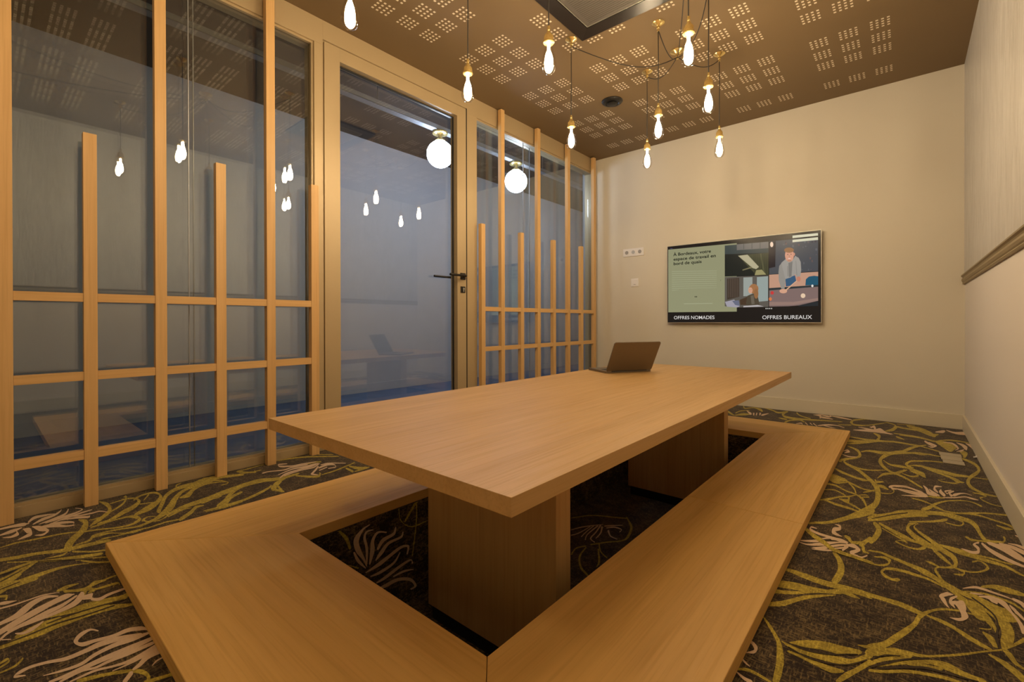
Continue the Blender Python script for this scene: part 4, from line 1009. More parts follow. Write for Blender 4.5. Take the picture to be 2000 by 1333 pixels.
# ------------------------------------------------------------------ television
TVD = [
[0.27,0.27,0.155,0.8275,1.4453,1.4452,1.439,1.4448,0.8344,0.8279,0.8372],
[0.035,0.05,0.05,1.3454,1.3502,1.3455,1.4282,1.6946,1.4229,1.6946,1.3293],
[0.14,0.13,0.12,1.4452,1.4281,1.6946,1.4229,1.6946,1.3683,1.4451,1.3767],
[0.06,0.06,0.055,1.4992,1.4266,1.5041,1.4261,1.5041,1.3795,1.4992,1.38],
[0.06,0.06,0.055,1.5644,1.4264,1.5692,1.4258,1.5692,1.3763,1.5644,1.3768],
[0.06,0.06,0.055,1.6283,1.4262,1.633,1.4256,1.633,1.3731,1.6282,1.3736],
[0.008,0.012,0.011,1.3454,1.3502,1.6946,1.3293,1.6946,1.1411,1.3453,1.1501],
[0.05,0.052,0.025,1.4535,1.3307,1.6946,1.3293,1.6946,1.1411,1.6044,1.1445,1.5319,1.2296],
[0.03,0.032,0.017,1.5804,1.3318,1.5845,1.3314,1.59,1.1473,1.5852,1.1476],
[0.03,0.032,0.017,1.5941,1.3313,1.5981,1.3309,1.6036,1.1464,1.5988,1.1467],
[0.03,0.032,0.017,1.6076,1.3309,1.6116,1.3305,1.6171,1.1454,1.6123,1.1458],
[0.03,0.032,0.017,1.6211,1.3304,1.6251,1.33,1.6305,1.1445,1.6258,1.1449],
[0.03,0.032,0.017,1.6345,1.33,1.6385,1.3296,1.6439,1.1436,1.6392,1.144],
[0.03,0.032,0.017,1.6479,1.3295,1.6518,1.3292,1.6572,1.1427,1.6525,1.143],
[0.03,0.032,0.017,1.6612,1.3291,1.6651,1.3287,1.6705,1.1418,1.6658,1.1421],
[0.03,0.032,0.017,1.6745,1.3287,1.6783,1.3283,1.6837,1.1409,1.6791,1.1412],
[0.03,0.032,0.017,1.6877,1.3282,1.6915,1.3278,1.6969,1.14,1.6922,1.1404],
[0.09,0.065,0.05,1.3746,1.1308,1.3797,1.1305,1.3796,0.9633,1.3745,0.9608],
[0.09,0.065,0.05,1.39,1.1298,1.3951,1.1295,1.395,0.9628,1.3899,0.9602],
[0.09,0.065,0.05,1.4053,1.1289,1.4104,1.1286,1.4103,0.9622,1.4052,0.9597],
[0.09,0.065,0.05,1.4206,1.1279,1.4256,1.1276,1.4255,0.9617,1.4205,0.9591],
[0.09,0.065,0.05,1.4358,1.127,1.4408,1.1266,1.4407,0.9611,1.4357,0.9586],
[0.09,0.065,0.05,1.4509,1.126,1.4559,1.1257,1.4558,0.9606,1.4508,0.9581],
[0.08,0.08,0.04,1.6282,1.3289,1.64,1.3286,1.6713,1.1444,1.6596,1.1434],
[0.42,0.38,0.24,1.456,1.3259,1.5319,1.3294,1.6218,1.2154,1.6004,1.1977,1.5724,1.2087],
[0.3,0.27,0.12,1.6004,1.1889,1.6439,1.19,1.6767,1.1458,1.5884,1.1456],
[0.18,0.16,0.08,1.4908,1.2015,1.5643,1.2226,1.5683,1.2108,1.4925,1.1925],
[0.1,0.09,0.075,1.3453,1.1464,1.6946,1.1367,1.6945,0.8695,1.4449,0.8706,1.3451,0.8838],
[0.05,0.035,0.025,1.3643,1.1315,1.4659,1.1323,1.4658,0.9647,1.3642,0.941],
[0.09,0.065,0.05,1.3746,1.1308,1.3797,1.1305,1.3796,0.9633,1.3745,0.9608],
[0.09,0.065,0.05,1.39,1.1298,1.3951,1.1295,1.395,0.9628,1.3899,0.9602],
[0.09,0.065,0.05,1.4053,1.1289,1.4104,1.1286,1.4103,0.9622,1.4052,0.9597],
[0.09,0.065,0.05,1.4206,1.1279,1.4256,1.1276,1.4255,0.9617,1.4205,0.9591],
[0.09,0.065,0.05,1.4358,1.127,1.4408,1.1266,1.4407,0.9611,1.4357,0.9586],
[0.09,0.065,0.05,1.4509,1.126,1.4559,1.1257,1.4558,0.9606,1.4508,0.9581],
[0.3,0.33,0.3,1.499,1.1319,1.5707,1.1309,1.5706,0.9697,1.499,0.968],
[0.28,0.33,0.31,1.6059,1.1286,1.6907,1.13,1.6906,0.9217,1.6059,0.9155],
[0.33,0.31,0.36,1.3469,0.9232,1.4238,0.9409,1.4699,0.879,1.4449,0.8706,1.3641,0.8796],
[0.13,0.14,0.2,1.4069,0.9305,1.4616,0.9333,1.4699,0.8835,1.4323,0.8935],
[0.06,0.035,0.02,1.47,0.9376,1.5317,0.9623,1.5399,0.8908,1.4741,0.8924],
[0.07,0.055,0.035,1.5195,0.9092,1.5318,0.9712,1.5682,0.9857,1.6122,0.9681,1.6265,0.8886,1.5317,0.8776],
[0.13,0.11,0.08,1.5561,0.9703,1.5803,0.9738,1.5883,0.8984,1.5642,0.8946],
[0.45,0.42,0.42,1.4989,0.8828,1.6122,0.8889,1.6595,0.8747,1.4989,0.8712],
[0.055,0.062,0.075,1.7,1.4258,2.0472,1.4182,2.0472,1.1473,1.7,1.145],
[0.1,0.085,0.09,1.9441,1.4008,1.9434,1.4042,1.9414,1.407,1.9386,1.4088,1.9354,1.4091,1.9325,1.408,1.9306,1.4057,1.9299,1.4025,1.9306,1.3992,1.9325,1.3963,1.9354,1.3945,1.9386,1.3942,1.9414,1.3953,1.9434,1.3977],
[0.12,0.075,0.07,1.9206,1.371,1.9201,1.3743,1.9187,1.3771,1.9167,1.3788,1.9145,1.379,1.9124,1.3778,1.911,1.3754,1.9106,1.3721,1.911,1.3688,1.9124,1.3661,1.9145,1.3644,1.9167,1.3641,1.9187,1.3654,1.9201,1.3678],
[0.12,0.075,0.07,1.8305,1.3912,1.8299,1.3953,1.828,1.3987,1.8254,1.4008,1.8224,1.4012,1.8197,1.3997,1.8179,1.3966,1.8172,1.3927,1.8179,1.3885,1.8197,1.3851,1.8224,1.383,1.8254,1.3827,1.828,1.3842,1.8299,1.3872],
[0.12,0.075,0.07,2.0114,1.2304,2.0109,1.2347,2.0098,1.2383,2.0081,1.2403,2.0063,1.2405,2.0046,1.2387,2.0034,1.2354,2.003,1.2312,2.0034,1.2268,2.0046,1.2233,2.0063,1.2213,2.0081,1.2211,2.0098,1.2229,2.0109,1.2262],
[0.035,0.03,0.045,2.0121,1.3847,2.0116,1.3873,2.0102,1.3894,2.0083,1.3908,2.0061,1.391,2.0042,1.3901,2.0028,1.3883,2.0024,1.3858,2.0028,1.3833,2.0042,1.3811,2.0061,1.3798,2.0083,1.3795,2.0102,1.3804,2.0116,1.3823],
[0.09,0.1,0.115,1.954,1.2189,1.9536,1.2232,1.9524,1.2268,1.9507,1.2289,1.9488,1.229,1.9471,1.2272,1.9459,1.2239,1.9455,1.2196,1.9459,1.2152,1.9471,1.2117,1.9488,1.2096,1.9507,1.2094,1.9524,1.2112,1.9536,1.2146],
[0.09,0.1,0.115,1.8803,1.3654,1.8797,1.3702,1.8781,1.3742,1.8757,1.3766,1.8732,1.3768,1.8708,1.375,1.8692,1.3714,1.8686,1.3667,1.8692,1.3619,1.8708,1.3579,1.8731,1.3555,1.8757,1.3552,1.8781,1.3571,1.8797,1.3607],
[0.035,0.03,0.045,2.0065,1.161,2.006,1.1635,2.0044,1.1656,2.0022,1.1669,1.9997,1.1671,1.9975,1.1662,1.9959,1.1643,1.9954,1.1618,1.9959,1.1593,1.9975,1.1572,1.9997,1.1559,2.0022,1.1557,2.0044,1.1566,2.006,1.1585],
[0.09,0.1,0.115,1.9426,1.1666,1.9423,1.1684,1.9413,1.17,1.9399,1.1709,1.9383,1.171,1.9369,1.1703,1.9359,1.1689,1.9355,1.1672,1.9359,1.1653,1.9369,1.1638,1.9383,1.1629,1.9399,1.1628,1.9413,1.1635,1.9423,1.1648],
[0.1,0.085,0.09,2.0044,1.162,2.004,1.1638,2.0029,1.1653,2.0012,1.1662,1.9993,1.1664,1.9976,1.1657,1.9965,1.1643,1.9961,1.1626,1.9965,1.1608,1.9976,1.1593,1.9993,1.1583,2.0012,1.1582,2.0029,1.1589,2.004,1.1602],
[0.12,0.075,0.07,2.0183,1.4029,2.0177,1.4072,2.0159,1.4108,2.0134,1.413,2.0107,1.4134,2.0082,1.4118,2.0064,1.4085,2.0058,1.4043,2.0064,1.4,2.0082,1.3964,2.0107,1.3942,2.0134,1.3938,2.0159,1.3954,2.0177,1.3987],
[0.1,0.085,0.09,2.0389,1.2795,2.0385,1.2813,2.0374,1.2828,2.0357,1.2838,2.0339,1.284,2.0322,1.2833,2.0311,1.282,2.0307,1.2803,2.0311,1.2785,2.0322,1.2769,2.0339,1.276,2.0357,1.2758,2.0374,1.2765,2.0385,1.2778],
[0.035,0.03,0.045,1.9363,1.4101,1.9356,1.4127,1.9336,1.4149,1.9307,1.4164,1.9276,1.4168,1.9247,1.416,1.9227,1.4142,1.922,1.4117,1.9227,1.4091,1.9247,1.4069,1.9276,1.4054,1.9307,1.405,1.9336,1.4058,1.9356,1.4076],
[0.09,0.1,0.115,2.0417,1.3209,2.041,1.3256,2.0391,1.3295,2.0363,1.3318,2.0333,1.3321,2.0305,1.3304,2.0286,1.3269,2.0279,1.3223,2.0286,1.3176,2.0305,1.3137,2.0333,1.3114,2.0363,1.3111,2.0391,1.3128,2.041,1.3163],
[0.09,0.1,0.115,1.9681,1.3542,1.9676,1.3568,1.9662,1.3589,1.9643,1.3603,1.9621,1.3605,1.9601,1.3596,1.9587,1.3577,1.9582,1.3553,1.9587,1.3527,1.9601,1.3505,1.9621,1.3492,1.9643,1.349,1.9662,1.3499,1.9676,1.3517],
[0.09,0.1,0.115,1.9849,1.1634,1.9846,1.167,1.9839,1.17,1.9827,1.1716,1.9815,1.1717,1.9804,1.1702,1.9796,1.1674,1.9793,1.1639,1.9796,1.1603,1.9804,1.1573,1.9815,1.1556,1.9827,1.1556,1.9839,1.1571,1.9846,1.1599],
[0.09,0.1,0.115,1.9434,1.4017,1.9429,1.4058,1.9415,1.4091,1.9395,1.4111,1.9373,1.4114,1.9353,1.4098,1.9339,1.4068,1.9334,1.4029,1.9339,1.3989,1.9353,1.3955,1.9373,1.3935,1.9395,1.3933,1.9415,1.3948,1.9429,1.3978],
[0.1,0.085,0.09,1.9751,1.408,1.9744,1.4098,1.9725,1.4115,1.9697,1.4126,1.9665,1.413,1.9637,1.4126,1.9618,1.4113,1.9611,1.4096,1.9618,1.4077,1.9637,1.4061,1.9665,1.4049,1.9697,1.4046,1.9725,1.405,1.9744,1.4063],
[0.09,0.1,0.115,1.815,1.3844,1.8143,1.3871,1.8125,1.3893,1.8098,1.3908,1.8068,1.3911,1.8041,1.3903,1.8023,1.3884,1.8016,1.3859,1.8023,1.3832,1.8041,1.381,1.8068,1.3795,1.8098,1.3792,1.8125,1.38,1.8143,1.3819],
[0.1,0.085,0.09,1.9884,1.3858,1.9877,1.3898,1.9858,1.3932,1.983,1.3953,1.9799,1.3956,1.9771,1.3942,1.9751,1.3913,1.9744,1.3874,1.9751,1.3834,1.9771,1.38,1.9799,1.3779,1.983,1.3776,1.9858,1.379,1.9877,1.3819],
[0.09,0.1,0.115,1.9483,1.348,1.948,1.351,1.947,1.3534,1.9456,1.3548,1.944,1.355,1.9426,1.3539,1.9416,1.3516,1.9412,1.3488,1.9416,1.3459,1.9426,1.3435,1.944,1.342,1.9456,1.3419,1.947,1.343,1.948,1.3452],
[0.09,0.1,0.115,1.9639,1.3886,1.9632,1.3926,1.9612,1.396,1.9584,1.3981,1.9553,1.3985,1.9524,1.397,1.9505,1.3941,1.9498,1.3902,1.9505,1.3862,1.9524,1.3828,1.9552,1.3807,1.9584,1.3803,1.9612,1.3818,1.9632,1.3847],
[0.035,0.03,0.045,2.0362,1.386,2.0355,1.3893,2.0336,1.3921,2.0309,1.3938,2.0278,1.3942,2.025,1.3931,2.0231,1.3907,2.0224,1.3876,2.0231,1.3843,2.025,1.3816,2.0278,1.3798,2.0309,1.3795,2.0336,1.3806,2.0355,1.3829],
[0.035,0.03,0.045,1.8261,1.4001,1.8257,1.4046,1.8244,1.4083,1.8226,1.4105,1.8207,1.4107,1.8189,1.4089,1.8177,1.4055,1.8172,1.4012,1.8177,1.3967,1.8189,1.393,1.8207,1.3908,1.8226,1.3906,1.8244,1.3924,1.8257,1.3958],
[0.12,0.075,0.07,1.9989,1.2546,1.9984,1.2593,1.997,1.2631,1.9951,1.2654,1.9929,1.2656,1.9909,1.2637,1.9896,1.2601,1.9891,1.2555,1.9896,1.2508,1.9909,1.2469,1.9929,1.2447,1.9951,1.2445,1.997,1.2464,1.9984,1.25],
[0.008,0.006,0.012,1.7,1.4223,1.749,1.4218,1.7459,1.2055,1.7,1.197],
[0.5,0.28,0.19,1.7,1.1424,2.0472,1.1424,2.0471,1.0331,1.6999,1.0272],
[0.008,0.08,0.14,1.9603,1.0376,1.9638,1.0872,1.9849,1.1081,2.0197,1.1124,2.0472,1.1065,2.0471,1.0371],
[0.02,0.03,0.035,1.6999,1.0289,2.0471,1.038,2.0471,1.0233,1.6999,1.0098],
[0.2,0.135,0.125,1.6999,1.0098,2.0471,1.0233,2.0471,0.9106,1.9141,0.8771,1.8415,0.8721,1.6999,0.872],
[0.28,0.18,0.15,1.6999,0.9127,1.878,0.9074,2.0471,0.9335,2.0471,0.9122,1.878,0.8822,1.6999,0.8824],
[0.015,0.02,0.025,1.9141,0.8763,2.0471,0.9065,2.0471,0.8698,1.9141,0.8688],
[0.03,0.09,0.17,1.8194,1.1003,1.8889,1.1254,1.8983,1.0703,1.8708,1.0424,1.8231,1.0364],
[0.27,0.25,0.22,1.7746,1.2101,1.8008,1.2463,1.8231,1.2062,1.8208,1.0875,1.8134,1.0182,1.7896,1.0194,1.7716,1.0905,1.7693,1.1591],
[0.31,0.29,0.26,1.7896,1.2345,1.8231,1.2656,1.8415,1.2428,1.8781,1.2606,1.8889,1.2848,1.9141,1.2657,1.9284,1.231,1.932,1.1641,1.9248,1.1146,1.9019,1.1061,1.8925,1.1335,1.8562,1.109,1.8194,1.0978],
[0.18,0.17,0.155,1.8415,1.2301,1.8708,1.2402,1.8635,1.1186,1.8452,1.1114],
[0.62,0.3,0.2,1.881,1.2897,1.8778,1.3141,1.8689,1.3343,1.8561,1.3464,1.8417,1.3479,1.8287,1.3385,1.8197,1.3199,1.8164,1.2959,1.8197,1.2713,1.8287,1.251,1.8417,1.2391,1.856,1.2378,1.8689,1.2474,1.8778,1.266],
[0.26,0.12,0.05,1.881,1.3317,1.8775,1.3416,1.8678,1.3502,1.8538,1.3559,1.8381,1.3576,1.8239,1.3549,1.8141,1.3482,1.8105,1.339,1.814,1.329,1.8239,1.3204,1.8381,1.3147,1.8538,1.3131,1.8678,1.316,1.8775,1.3226],
[0.55,0.25,0.17,1.8889,1.2974,1.8882,1.3033,1.8862,1.3081,1.8833,1.311,1.8801,1.3113,1.8772,1.309,1.8752,1.3045,1.8744,1.2988,1.8752,1.2929,1.8772,1.288,1.8801,1.2851,1.8833,1.2848,1.8862,1.2871,1.8882,1.2916],
[0.62,0.33,0.22,1.8327,0.9978,1.8299,1.006,1.8221,1.0129,1.8108,1.017,1.7982,1.0176,1.7868,1.0145,1.7789,1.0084,1.7761,1.0003,1.7789,0.992,1.7868,0.9852,1.7982,0.9811,1.8108,0.9805,1.8221,0.9837,1.8299,0.9898],
[0.5,0.2,0.13,1.9284,1.0918,1.927,1.1013,1.923,1.1091,1.9173,1.1137,1.9109,1.1141,1.9051,1.1103,1.9012,1.103,1.8997,1.0936,1.9012,1.0841,1.9051,1.0763,1.9109,1.0717,1.9173,1.0714,1.923,1.0752,1.927,1.0825],
[0.62,0.36,0.22,1.806,0.9964,1.8304,1.0191,1.8997,1.0827,1.904,1.0758,1.8341,1.0087,1.8104,0.9894],
[0.55,0.04,0.04,1.7359,0.9875,1.7347,0.9939,1.7311,0.9992,1.7259,1.0022,1.7201,1.0025,1.7148,0.9999,1.7112,0.9949,1.7099,0.9886,1.7112,0.9822,1.7148,0.9769,1.7201,0.9738,1.7258,0.9736,1.7311,0.9762,1.7347,0.9812],
[0.65,0.18,0.06,1.7206,0.9363,1.7195,0.9427,1.7163,0.9479,1.7117,0.9509,1.7066,0.9511,1.7019,0.9485,1.6987,0.9434,1.6976,0.9371,1.6987,0.9306,1.7019,0.9254,1.7066,0.9224,1.7117,0.9223,1.7163,0.925,1.7195,0.93],
[0.75,0.55,0.38,1.961,0.9547,1.9594,0.9631,1.9549,0.9699,1.9484,0.9738,1.9411,0.9741,1.9346,0.9707,1.93,0.9642,1.9284,0.956,1.93,0.9476,1.9346,0.9408,1.9411,0.9368,1.9484,0.9366,1.9549,0.94,1.9594,0.9465],
[0.7,0.7,0.65,2.0162,1.0314,2.0154,1.0361,2.0133,1.0399,2.0103,1.0421,2.0069,1.0423,2.0038,1.0404,2.0017,1.0368,2.0009,1.0322,2.0017,1.0275,2.0038,1.0237,2.0069,1.0215,2.0103,1.0213,2.0133,1.0232,2.0154,1.0268],
[0.8,0.6,0.45,1.7315,1.3945,1.7303,1.4044,1.7269,1.4126,1.722,1.4175,1.7165,1.4181,1.7116,1.4143,1.7082,1.4069,1.707,1.3973,1.7082,1.3874,1.7116,1.3792,1.7165,1.3743,1.722,1.3737,1.7269,1.3775,1.7303,1.385],
[0.6,0.32,0.2,1.5771,1.0181,1.5752,1.0313,1.5698,1.042,1.5621,1.0482,1.5535,1.0487,1.5456,1.0432,1.5402,1.033,1.5383,1.0199,1.5402,1.0067,1.5456,0.9959,1.5534,0.9898,1.5621,0.9894,1.5698,0.9949,1.5752,1.0052],
[0.33,0.15,0.06,1.6186,1.0276,1.615,1.0461,1.6049,1.0613,1.5901,1.0703,1.5737,1.0712,1.5588,1.0638,1.5485,1.0495,1.5448,1.0312,1.5485,1.0125,1.5588,0.9972,1.5737,0.9884,1.5901,0.9877,1.6048,0.9952,1.615,1.0095],
[0.6,0.32,0.2,1.5723,1.0157,1.5707,1.0273,1.5662,1.0368,1.5598,1.0422,1.5526,1.0426,1.546,1.0377,1.5415,1.0287,1.5399,1.0172,1.5415,1.0055,1.546,0.996,1.5525,0.9906,1.5597,0.9903,1.5662,0.9952,1.5707,1.0042],
[0.28,0.13,0.05,1.6178,0.9855,1.6161,1.0046,1.6112,1.0201,1.6042,1.029,1.5964,1.0293,1.5894,1.0212,1.5845,1.006,1.5827,0.9869,1.5844,0.9677,1.5893,0.9521,1.5964,0.9434,1.6042,0.9431,1.6112,0.9514,1.6161,0.9665],
[0.62,0.6,0.44,1.8708,1.4523,2.0458,1.451,2.0472,1.4305,1.8708,1.4312],
[0.62,0.6,0.44,1.8708,1.4169,2.0458,1.4184,2.0472,1.3962,1.8708,1.3976],
[0.36,0.37,0.23,0.8646,1.232,1.2771,1.2084,1.2771,1.2047,0.8646,1.2281],
[0.36,0.37,0.23,0.8646,1.2117,1.2771,1.1892,1.2771,1.1857,0.8646,1.2078],
[0.36,0.37,0.23,0.8646,1.1915,1.2771,1.17,1.277,1.1666,0.8646,1.1875],
[0.36,0.37,0.23,0.8645,1.1712,1.277,1.1508,1.277,1.1476,0.8645,1.1673],
[0.36,0.37,0.23,0.8645,1.151,1.277,1.1315,1.277,1.1286,0.8645,1.147],
[0.36,0.37,0.23,0.8645,1.1307,1.277,1.1123,1.277,1.1096,0.8645,1.1268],
[0.36,0.37,0.23,0.8645,1.1105,1.277,1.0931,1.277,1.0905,0.8645,1.1065],
[0.36,0.37,0.23,0.8645,1.0902,1.277,1.0739,1.277,1.0715,0.8645,1.0863],
[0.36,0.37,0.23,0.8644,1.07,1.277,1.0547,1.277,1.0525,0.8644,1.066],
[0.36,0.37,0.23,0.8644,1.0497,0.9319,1.0517,0.9319,1.0495,0.8644,1.0457],
[0.36,0.37,0.23,0.9806,0.9185,1.2413,0.9151,1.2413,0.9095,0.9806,0.9127],
[0.7,0.7,0.65,1.6805,0.8568,1.6801,0.859,1.6791,0.8609,1.6775,0.8619,1.6758,0.862,1.6742,0.861,1.6731,0.8592,1.6727,0.8569,1.6731,0.8546,1.6742,0.8528,1.6758,0.8518,1.6775,0.8517,1.6791,0.8527,1.6801,0.8545],
[0.7,0.7,0.65,1.6945,0.8565,1.6941,0.8588,1.693,0.8606,1.6915,0.8616,1.6897,0.8617,1.6882,0.8607,1.6871,0.8589,1.6867,0.8566,1.6871,0.8544,1.6882,0.8525,1.6897,0.8515,1.6915,0.8515,1.693,0.8524,1.6941,0.8542],
[0.7,0.7,0.65,1.7083,0.8562,1.708,0.8585,1.7069,0.8603,1.7053,0.8613,1.7036,0.8614,1.7021,0.8604,1.701,0.8586,1.7006,0.8564,1.701,0.8541,1.7021,0.8523,1.7036,0.8512,1.7053,0.8512,1.7069,0.8522,1.708,0.854],
[0.7,0.7,0.65,1.7222,0.8559,1.7218,0.8582,1.7207,0.86,1.7192,0.861,1.7175,0.8611,1.7159,0.8601,1.7149,0.8583,1.7145,0.8561,1.7149,0.8538,1.7159,0.852,1.7175,0.851,1.7192,0.8509,1.7207,0.8519,1.7218,0.8537],
[0.05,0.05,0.03,1.0902,0.9786,1.0898,0.9815,1.0885,0.9839,1.0866,0.9853,1.0845,0.9853,1.0826,0.9841,1.0813,0.9818,1.0809,0.9789,1.0813,0.976,1.0826,0.9736,1.0845,0.9723,1.0866,0.9722,1.0885,0.9734,1.0898,0.9757],
[0.05,0.05,0.03,1.1033,0.9781,1.1029,0.981,1.1016,0.9834,1.0997,0.9848,1.0976,0.9848,1.0958,0.9836,1.0945,0.9813,1.094,0.9785,1.0944,0.9755,1.0957,0.9732,1.0976,0.9718,1.0997,0.9717,1.1016,0.973,1.1029,0.9752],
[0.05,0.05,0.03,1.3078,1.1276,1.314,1.118,1.3078,1.1091,1.3113,1.1182],
[0.05,0.05,0.1,0.8748,1.4502,0.8735,1.4525,0.8696,1.4547,0.864,1.4562,0.8577,1.4569,0.8521,1.4565,0.8481,1.4552,0.8467,1.4532,0.8481,1.4509,0.852,1.4488,0.8577,1.4472,0.8639,1.4466,0.8696,1.4469,0.8735,1.4482],
[0.08,0.04,0.03,1.8415,1.2994,1.8411,1.3009,1.8399,1.3022,1.8381,1.3031,1.8362,1.3033,1.8344,1.3028,1.8332,1.3017,1.8327,1.3003,1.8332,1.2988,1.8344,1.2975,1.8361,1.2966,1.8381,1.2965,1.8399,1.2969,1.8411,1.298],
[0.08,0.04,0.03,1.865,1.2997,1.8645,1.3012,1.8633,1.3025,1.8616,1.3033,1.8596,1.3035,1.8579,1.303,1.8566,1.302,1.8562,1.3005,1.8566,1.299,1.8579,1.2977,1.8596,1.2969,1.8616,1.2967,1.8633,1.2972,1.8645,1.2983],
[0.48,0.22,0.15,1.8525,1.284,1.8522,1.2884,1.8512,1.2921,1.8497,1.2942,1.8481,1.2943,1.8466,1.2925,1.8456,1.2891,1.8452,1.2847,1.8456,1.2803,1.8466,1.2766,1.8481,1.2745,1.8497,1.2744,1.8512,1.2762,1.8522,1.2796],
[0.75,0.5,0.45,1.8591,1.264,1.8581,1.2659,1.8553,1.2676,1.8512,1.2688,1.8466,1.2693,1.8425,1.2688,1.8396,1.2676,1.8386,1.2659,1.8396,1.2639,1.8425,1.2622,1.8466,1.261,1.8512,1.2606,1.8553,1.261,1.8581,1.2623],
[0.42,0.2,0.13,1.865,1.2466,1.8634,1.25,1.8589,1.2531,1.8525,1.2551,1.8453,1.2558,1.8388,1.2549,1.8343,1.2526,1.8327,1.2495,1.8343,1.246,1.8388,1.243,1.8453,1.2409,1.8525,1.2403,1.8589,1.2412,1.8634,1.2435],
[0.22,0.205,0.18,1.8342,1.2053,1.8386,1.2049,1.8415,1.1201,1.8356,1.1205],
[0.24,0.22,0.2,1.8925,1.2425,1.8969,1.2421,1.904,1.1243,1.899,1.1247],
[0.08,0.04,0.03,1.5521,1.0219,1.5519,1.0227,1.5512,1.0234,1.5502,1.0238,1.5491,1.0238,1.5481,1.0235,1.5475,1.0229,1.5472,1.0222,1.5475,1.0214,1.5481,1.0207,1.5491,1.0204,1.5502,1.0203,1.5512,1.0206,1.5519,1.0212],
[0.08,0.04,0.03,1.5642,1.0232,1.564,1.0239,1.5633,1.0246,1.5623,1.025,1.5613,1.025,1.5603,1.0247,1.5596,1.0241,1.5594,1.0234,1.5596,1.0226,1.5603,1.0219,1.5613,1.0216,1.5623,1.0215,1.5633,1.0218,1.564,1.0224],
[0.6,0.25,0.2,1.5618,1.0038,1.5613,1.0045,1.56,1.0052,1.558,1.0056,1.5559,1.0057,1.5539,1.0055,1.5526,1.0049,1.5521,1.0042,1.5526,1.0034,1.5539,1.0027,1.5559,1.0023,1.558,1.0022,1.56,1.0024,1.5613,1.003]
]
root = thing('television', 'large flat television on the cream back wall showing a French web page', 'television', (1.444, 4.40, 1.105))
tx, ty, tz = 1.444, 4.40, 1.105
SX0, SX1, SZ0, SZ1 = 0.822, 2.066, 0.739, 1.4735
bm = B(); box(bm, SX0 - 0.004 - tx, SX1 + 0.004 - tx, 4.367 - ty, 4.382 - ty, SZ0 - 0.006 - tz, SZ1 + 0.004 - tz, 0.0015)
obj('bezel', bm, silver, root)['label'] = 'thin silver edge'
bm = B(); box(bm, SX0 + 0.05 - tx, SX1 - 0.05 - tx, 4.382 - ty, 4.400 - ty, SZ0 + 0.03 - tz, SZ1 - 0.05 - tz, 0.006)
obj('back_housing', bm, black_metal, root)
bm = B(); box(bm, -0.2, 0.2, 0.0, 0.0148, -0.15, 0.15); obj('mount_bracket', bm, black_metal, root)
bm = B()
lay = None
def spoly(pts, col, k):
    vs = [bm.verts.new((x - tx, 4.3664 - k * 0.00004 - ty, z - tz)) for x, z in pts]
    f = bm.faces.new(vs)
    if f.normal.length == 0: f.normal_update()
    f.normal_update()
    if f.normal.y > 0: f.normal_flip()
    return f
cols = []
f = spoly([(SX0, SZ0), (SX1, SZ0), (SX1, SZ1), (SX0, SZ1)], None, 0); cols.append((0.009, 0.0075, 0.0075))
for k, row in enumerate(TVD):
    pts = [(row[i], row[i + 1]) for i in range(3, len(row), 2)]
    spoly(pts, None, k + 1); cols.append(tuple(row[:3]))
so = obj('screen', bm, screen_m, root); so['label'] = 'lit screen with a green text panel and three photographs'
ca = so.data.color_attributes.new('screen_colour', 'FLOAT_COLOR', 'CORNER')
for p, c in zip(so.data.polygons, cols):
    for li in p.loop_indices: ca.data[li].color = (*c, 1)

def text(body, x0, x1, z, cap, mat, bold, lab=None):
    cu = bpy.data.curves.new('screen_text', 'FONT'); cu.body = body; cu.size = 1.0; cu.offset = bold
    o = bpy.data.objects.new('screen_text', cu); COL.objects.link(o)
    cu.materials.append(mat)
    bpy.context.view_layer.update()
    wdt = o.dimensions.x
    sy = cap / 0.70
    o.scale = ((x1 - x0) / wdt, sy, 1)
    o.rotation_euler = (PI / 2, 0, 0)
    o.location = (x0 - tx, 4.3634 - ty, z - tz)
    dg = bpy.context.evaluated_depsgraph_get()
    me = bpy.data.meshes.new_from_object(o.evaluated_get(dg)); me.materials.clear(); me.materials.append(mat)
    q = bpy.data.objects.new('screen_text', me); COL.objects.link(q)
    q.location, q.rotation_euler, q.scale = o.location, o.rotation_euler, o.scale
    bpy.data.objects.remove(o, do_unlink=True)
    q.parent = root
    return q
text('\u00c0 Bordeaux, votre', 0.880, 1.228, 1.378, 0.028, text_black, 0.018)
text('espace de travail en', 0.880, 1.268, 1.333, 0.028, text_black, 0.018)
text('bord de quais', 0.880, 1.142, 1.290, 0.028, text_black, 0.018)
text('OFFRES NOMADES', 0.883, 1.2555, 0.7695, 0.0315, text_white, 0.006)
text('OFFRES BUREAUX', 1.646, 2.0045, 0.7665, 0.0315, text_white, 0.006)

# ------------------------------------------------------------------ wall plates
root = thing('power_socket', 'white triple power socket plate on the back wall, above the square switch', 'socket', (0.4445, D, 1.4635))
bm = B(); box(bm, -0.114, 0.114, -0.009, 0.0, -0.040, 0.040, 0.003); obj('faceplate', bm, white_plastic, root)
for k in (-1, 0, 1):
    bm = B()
    box(bm, k * 0.072 - 0.027, k * 0.072 + 0.027, -0.0115, -0.009, -0.027, 0.027, 0.001)
    s = obj('socket_insert', bm, white_plastic, root)
    bm = B(); tube(bm, [(k * 0.072, -0.0116, 0), (k * 0.072, -0.0122, 0)], 0.019, 20)
    obj('socket_well', bm, dark_socket if k else silver, s)
root = thing('light_switch', 'single square white switch on the back wall, below the triple socket', 'switch', (0.460, D, 1.150))
bm = B(); box(bm, -0.041, 0.041, -0.009, 0.0, -0.041, 0.041, 0.003); obj('faceplate', bm, white_plastic, root)
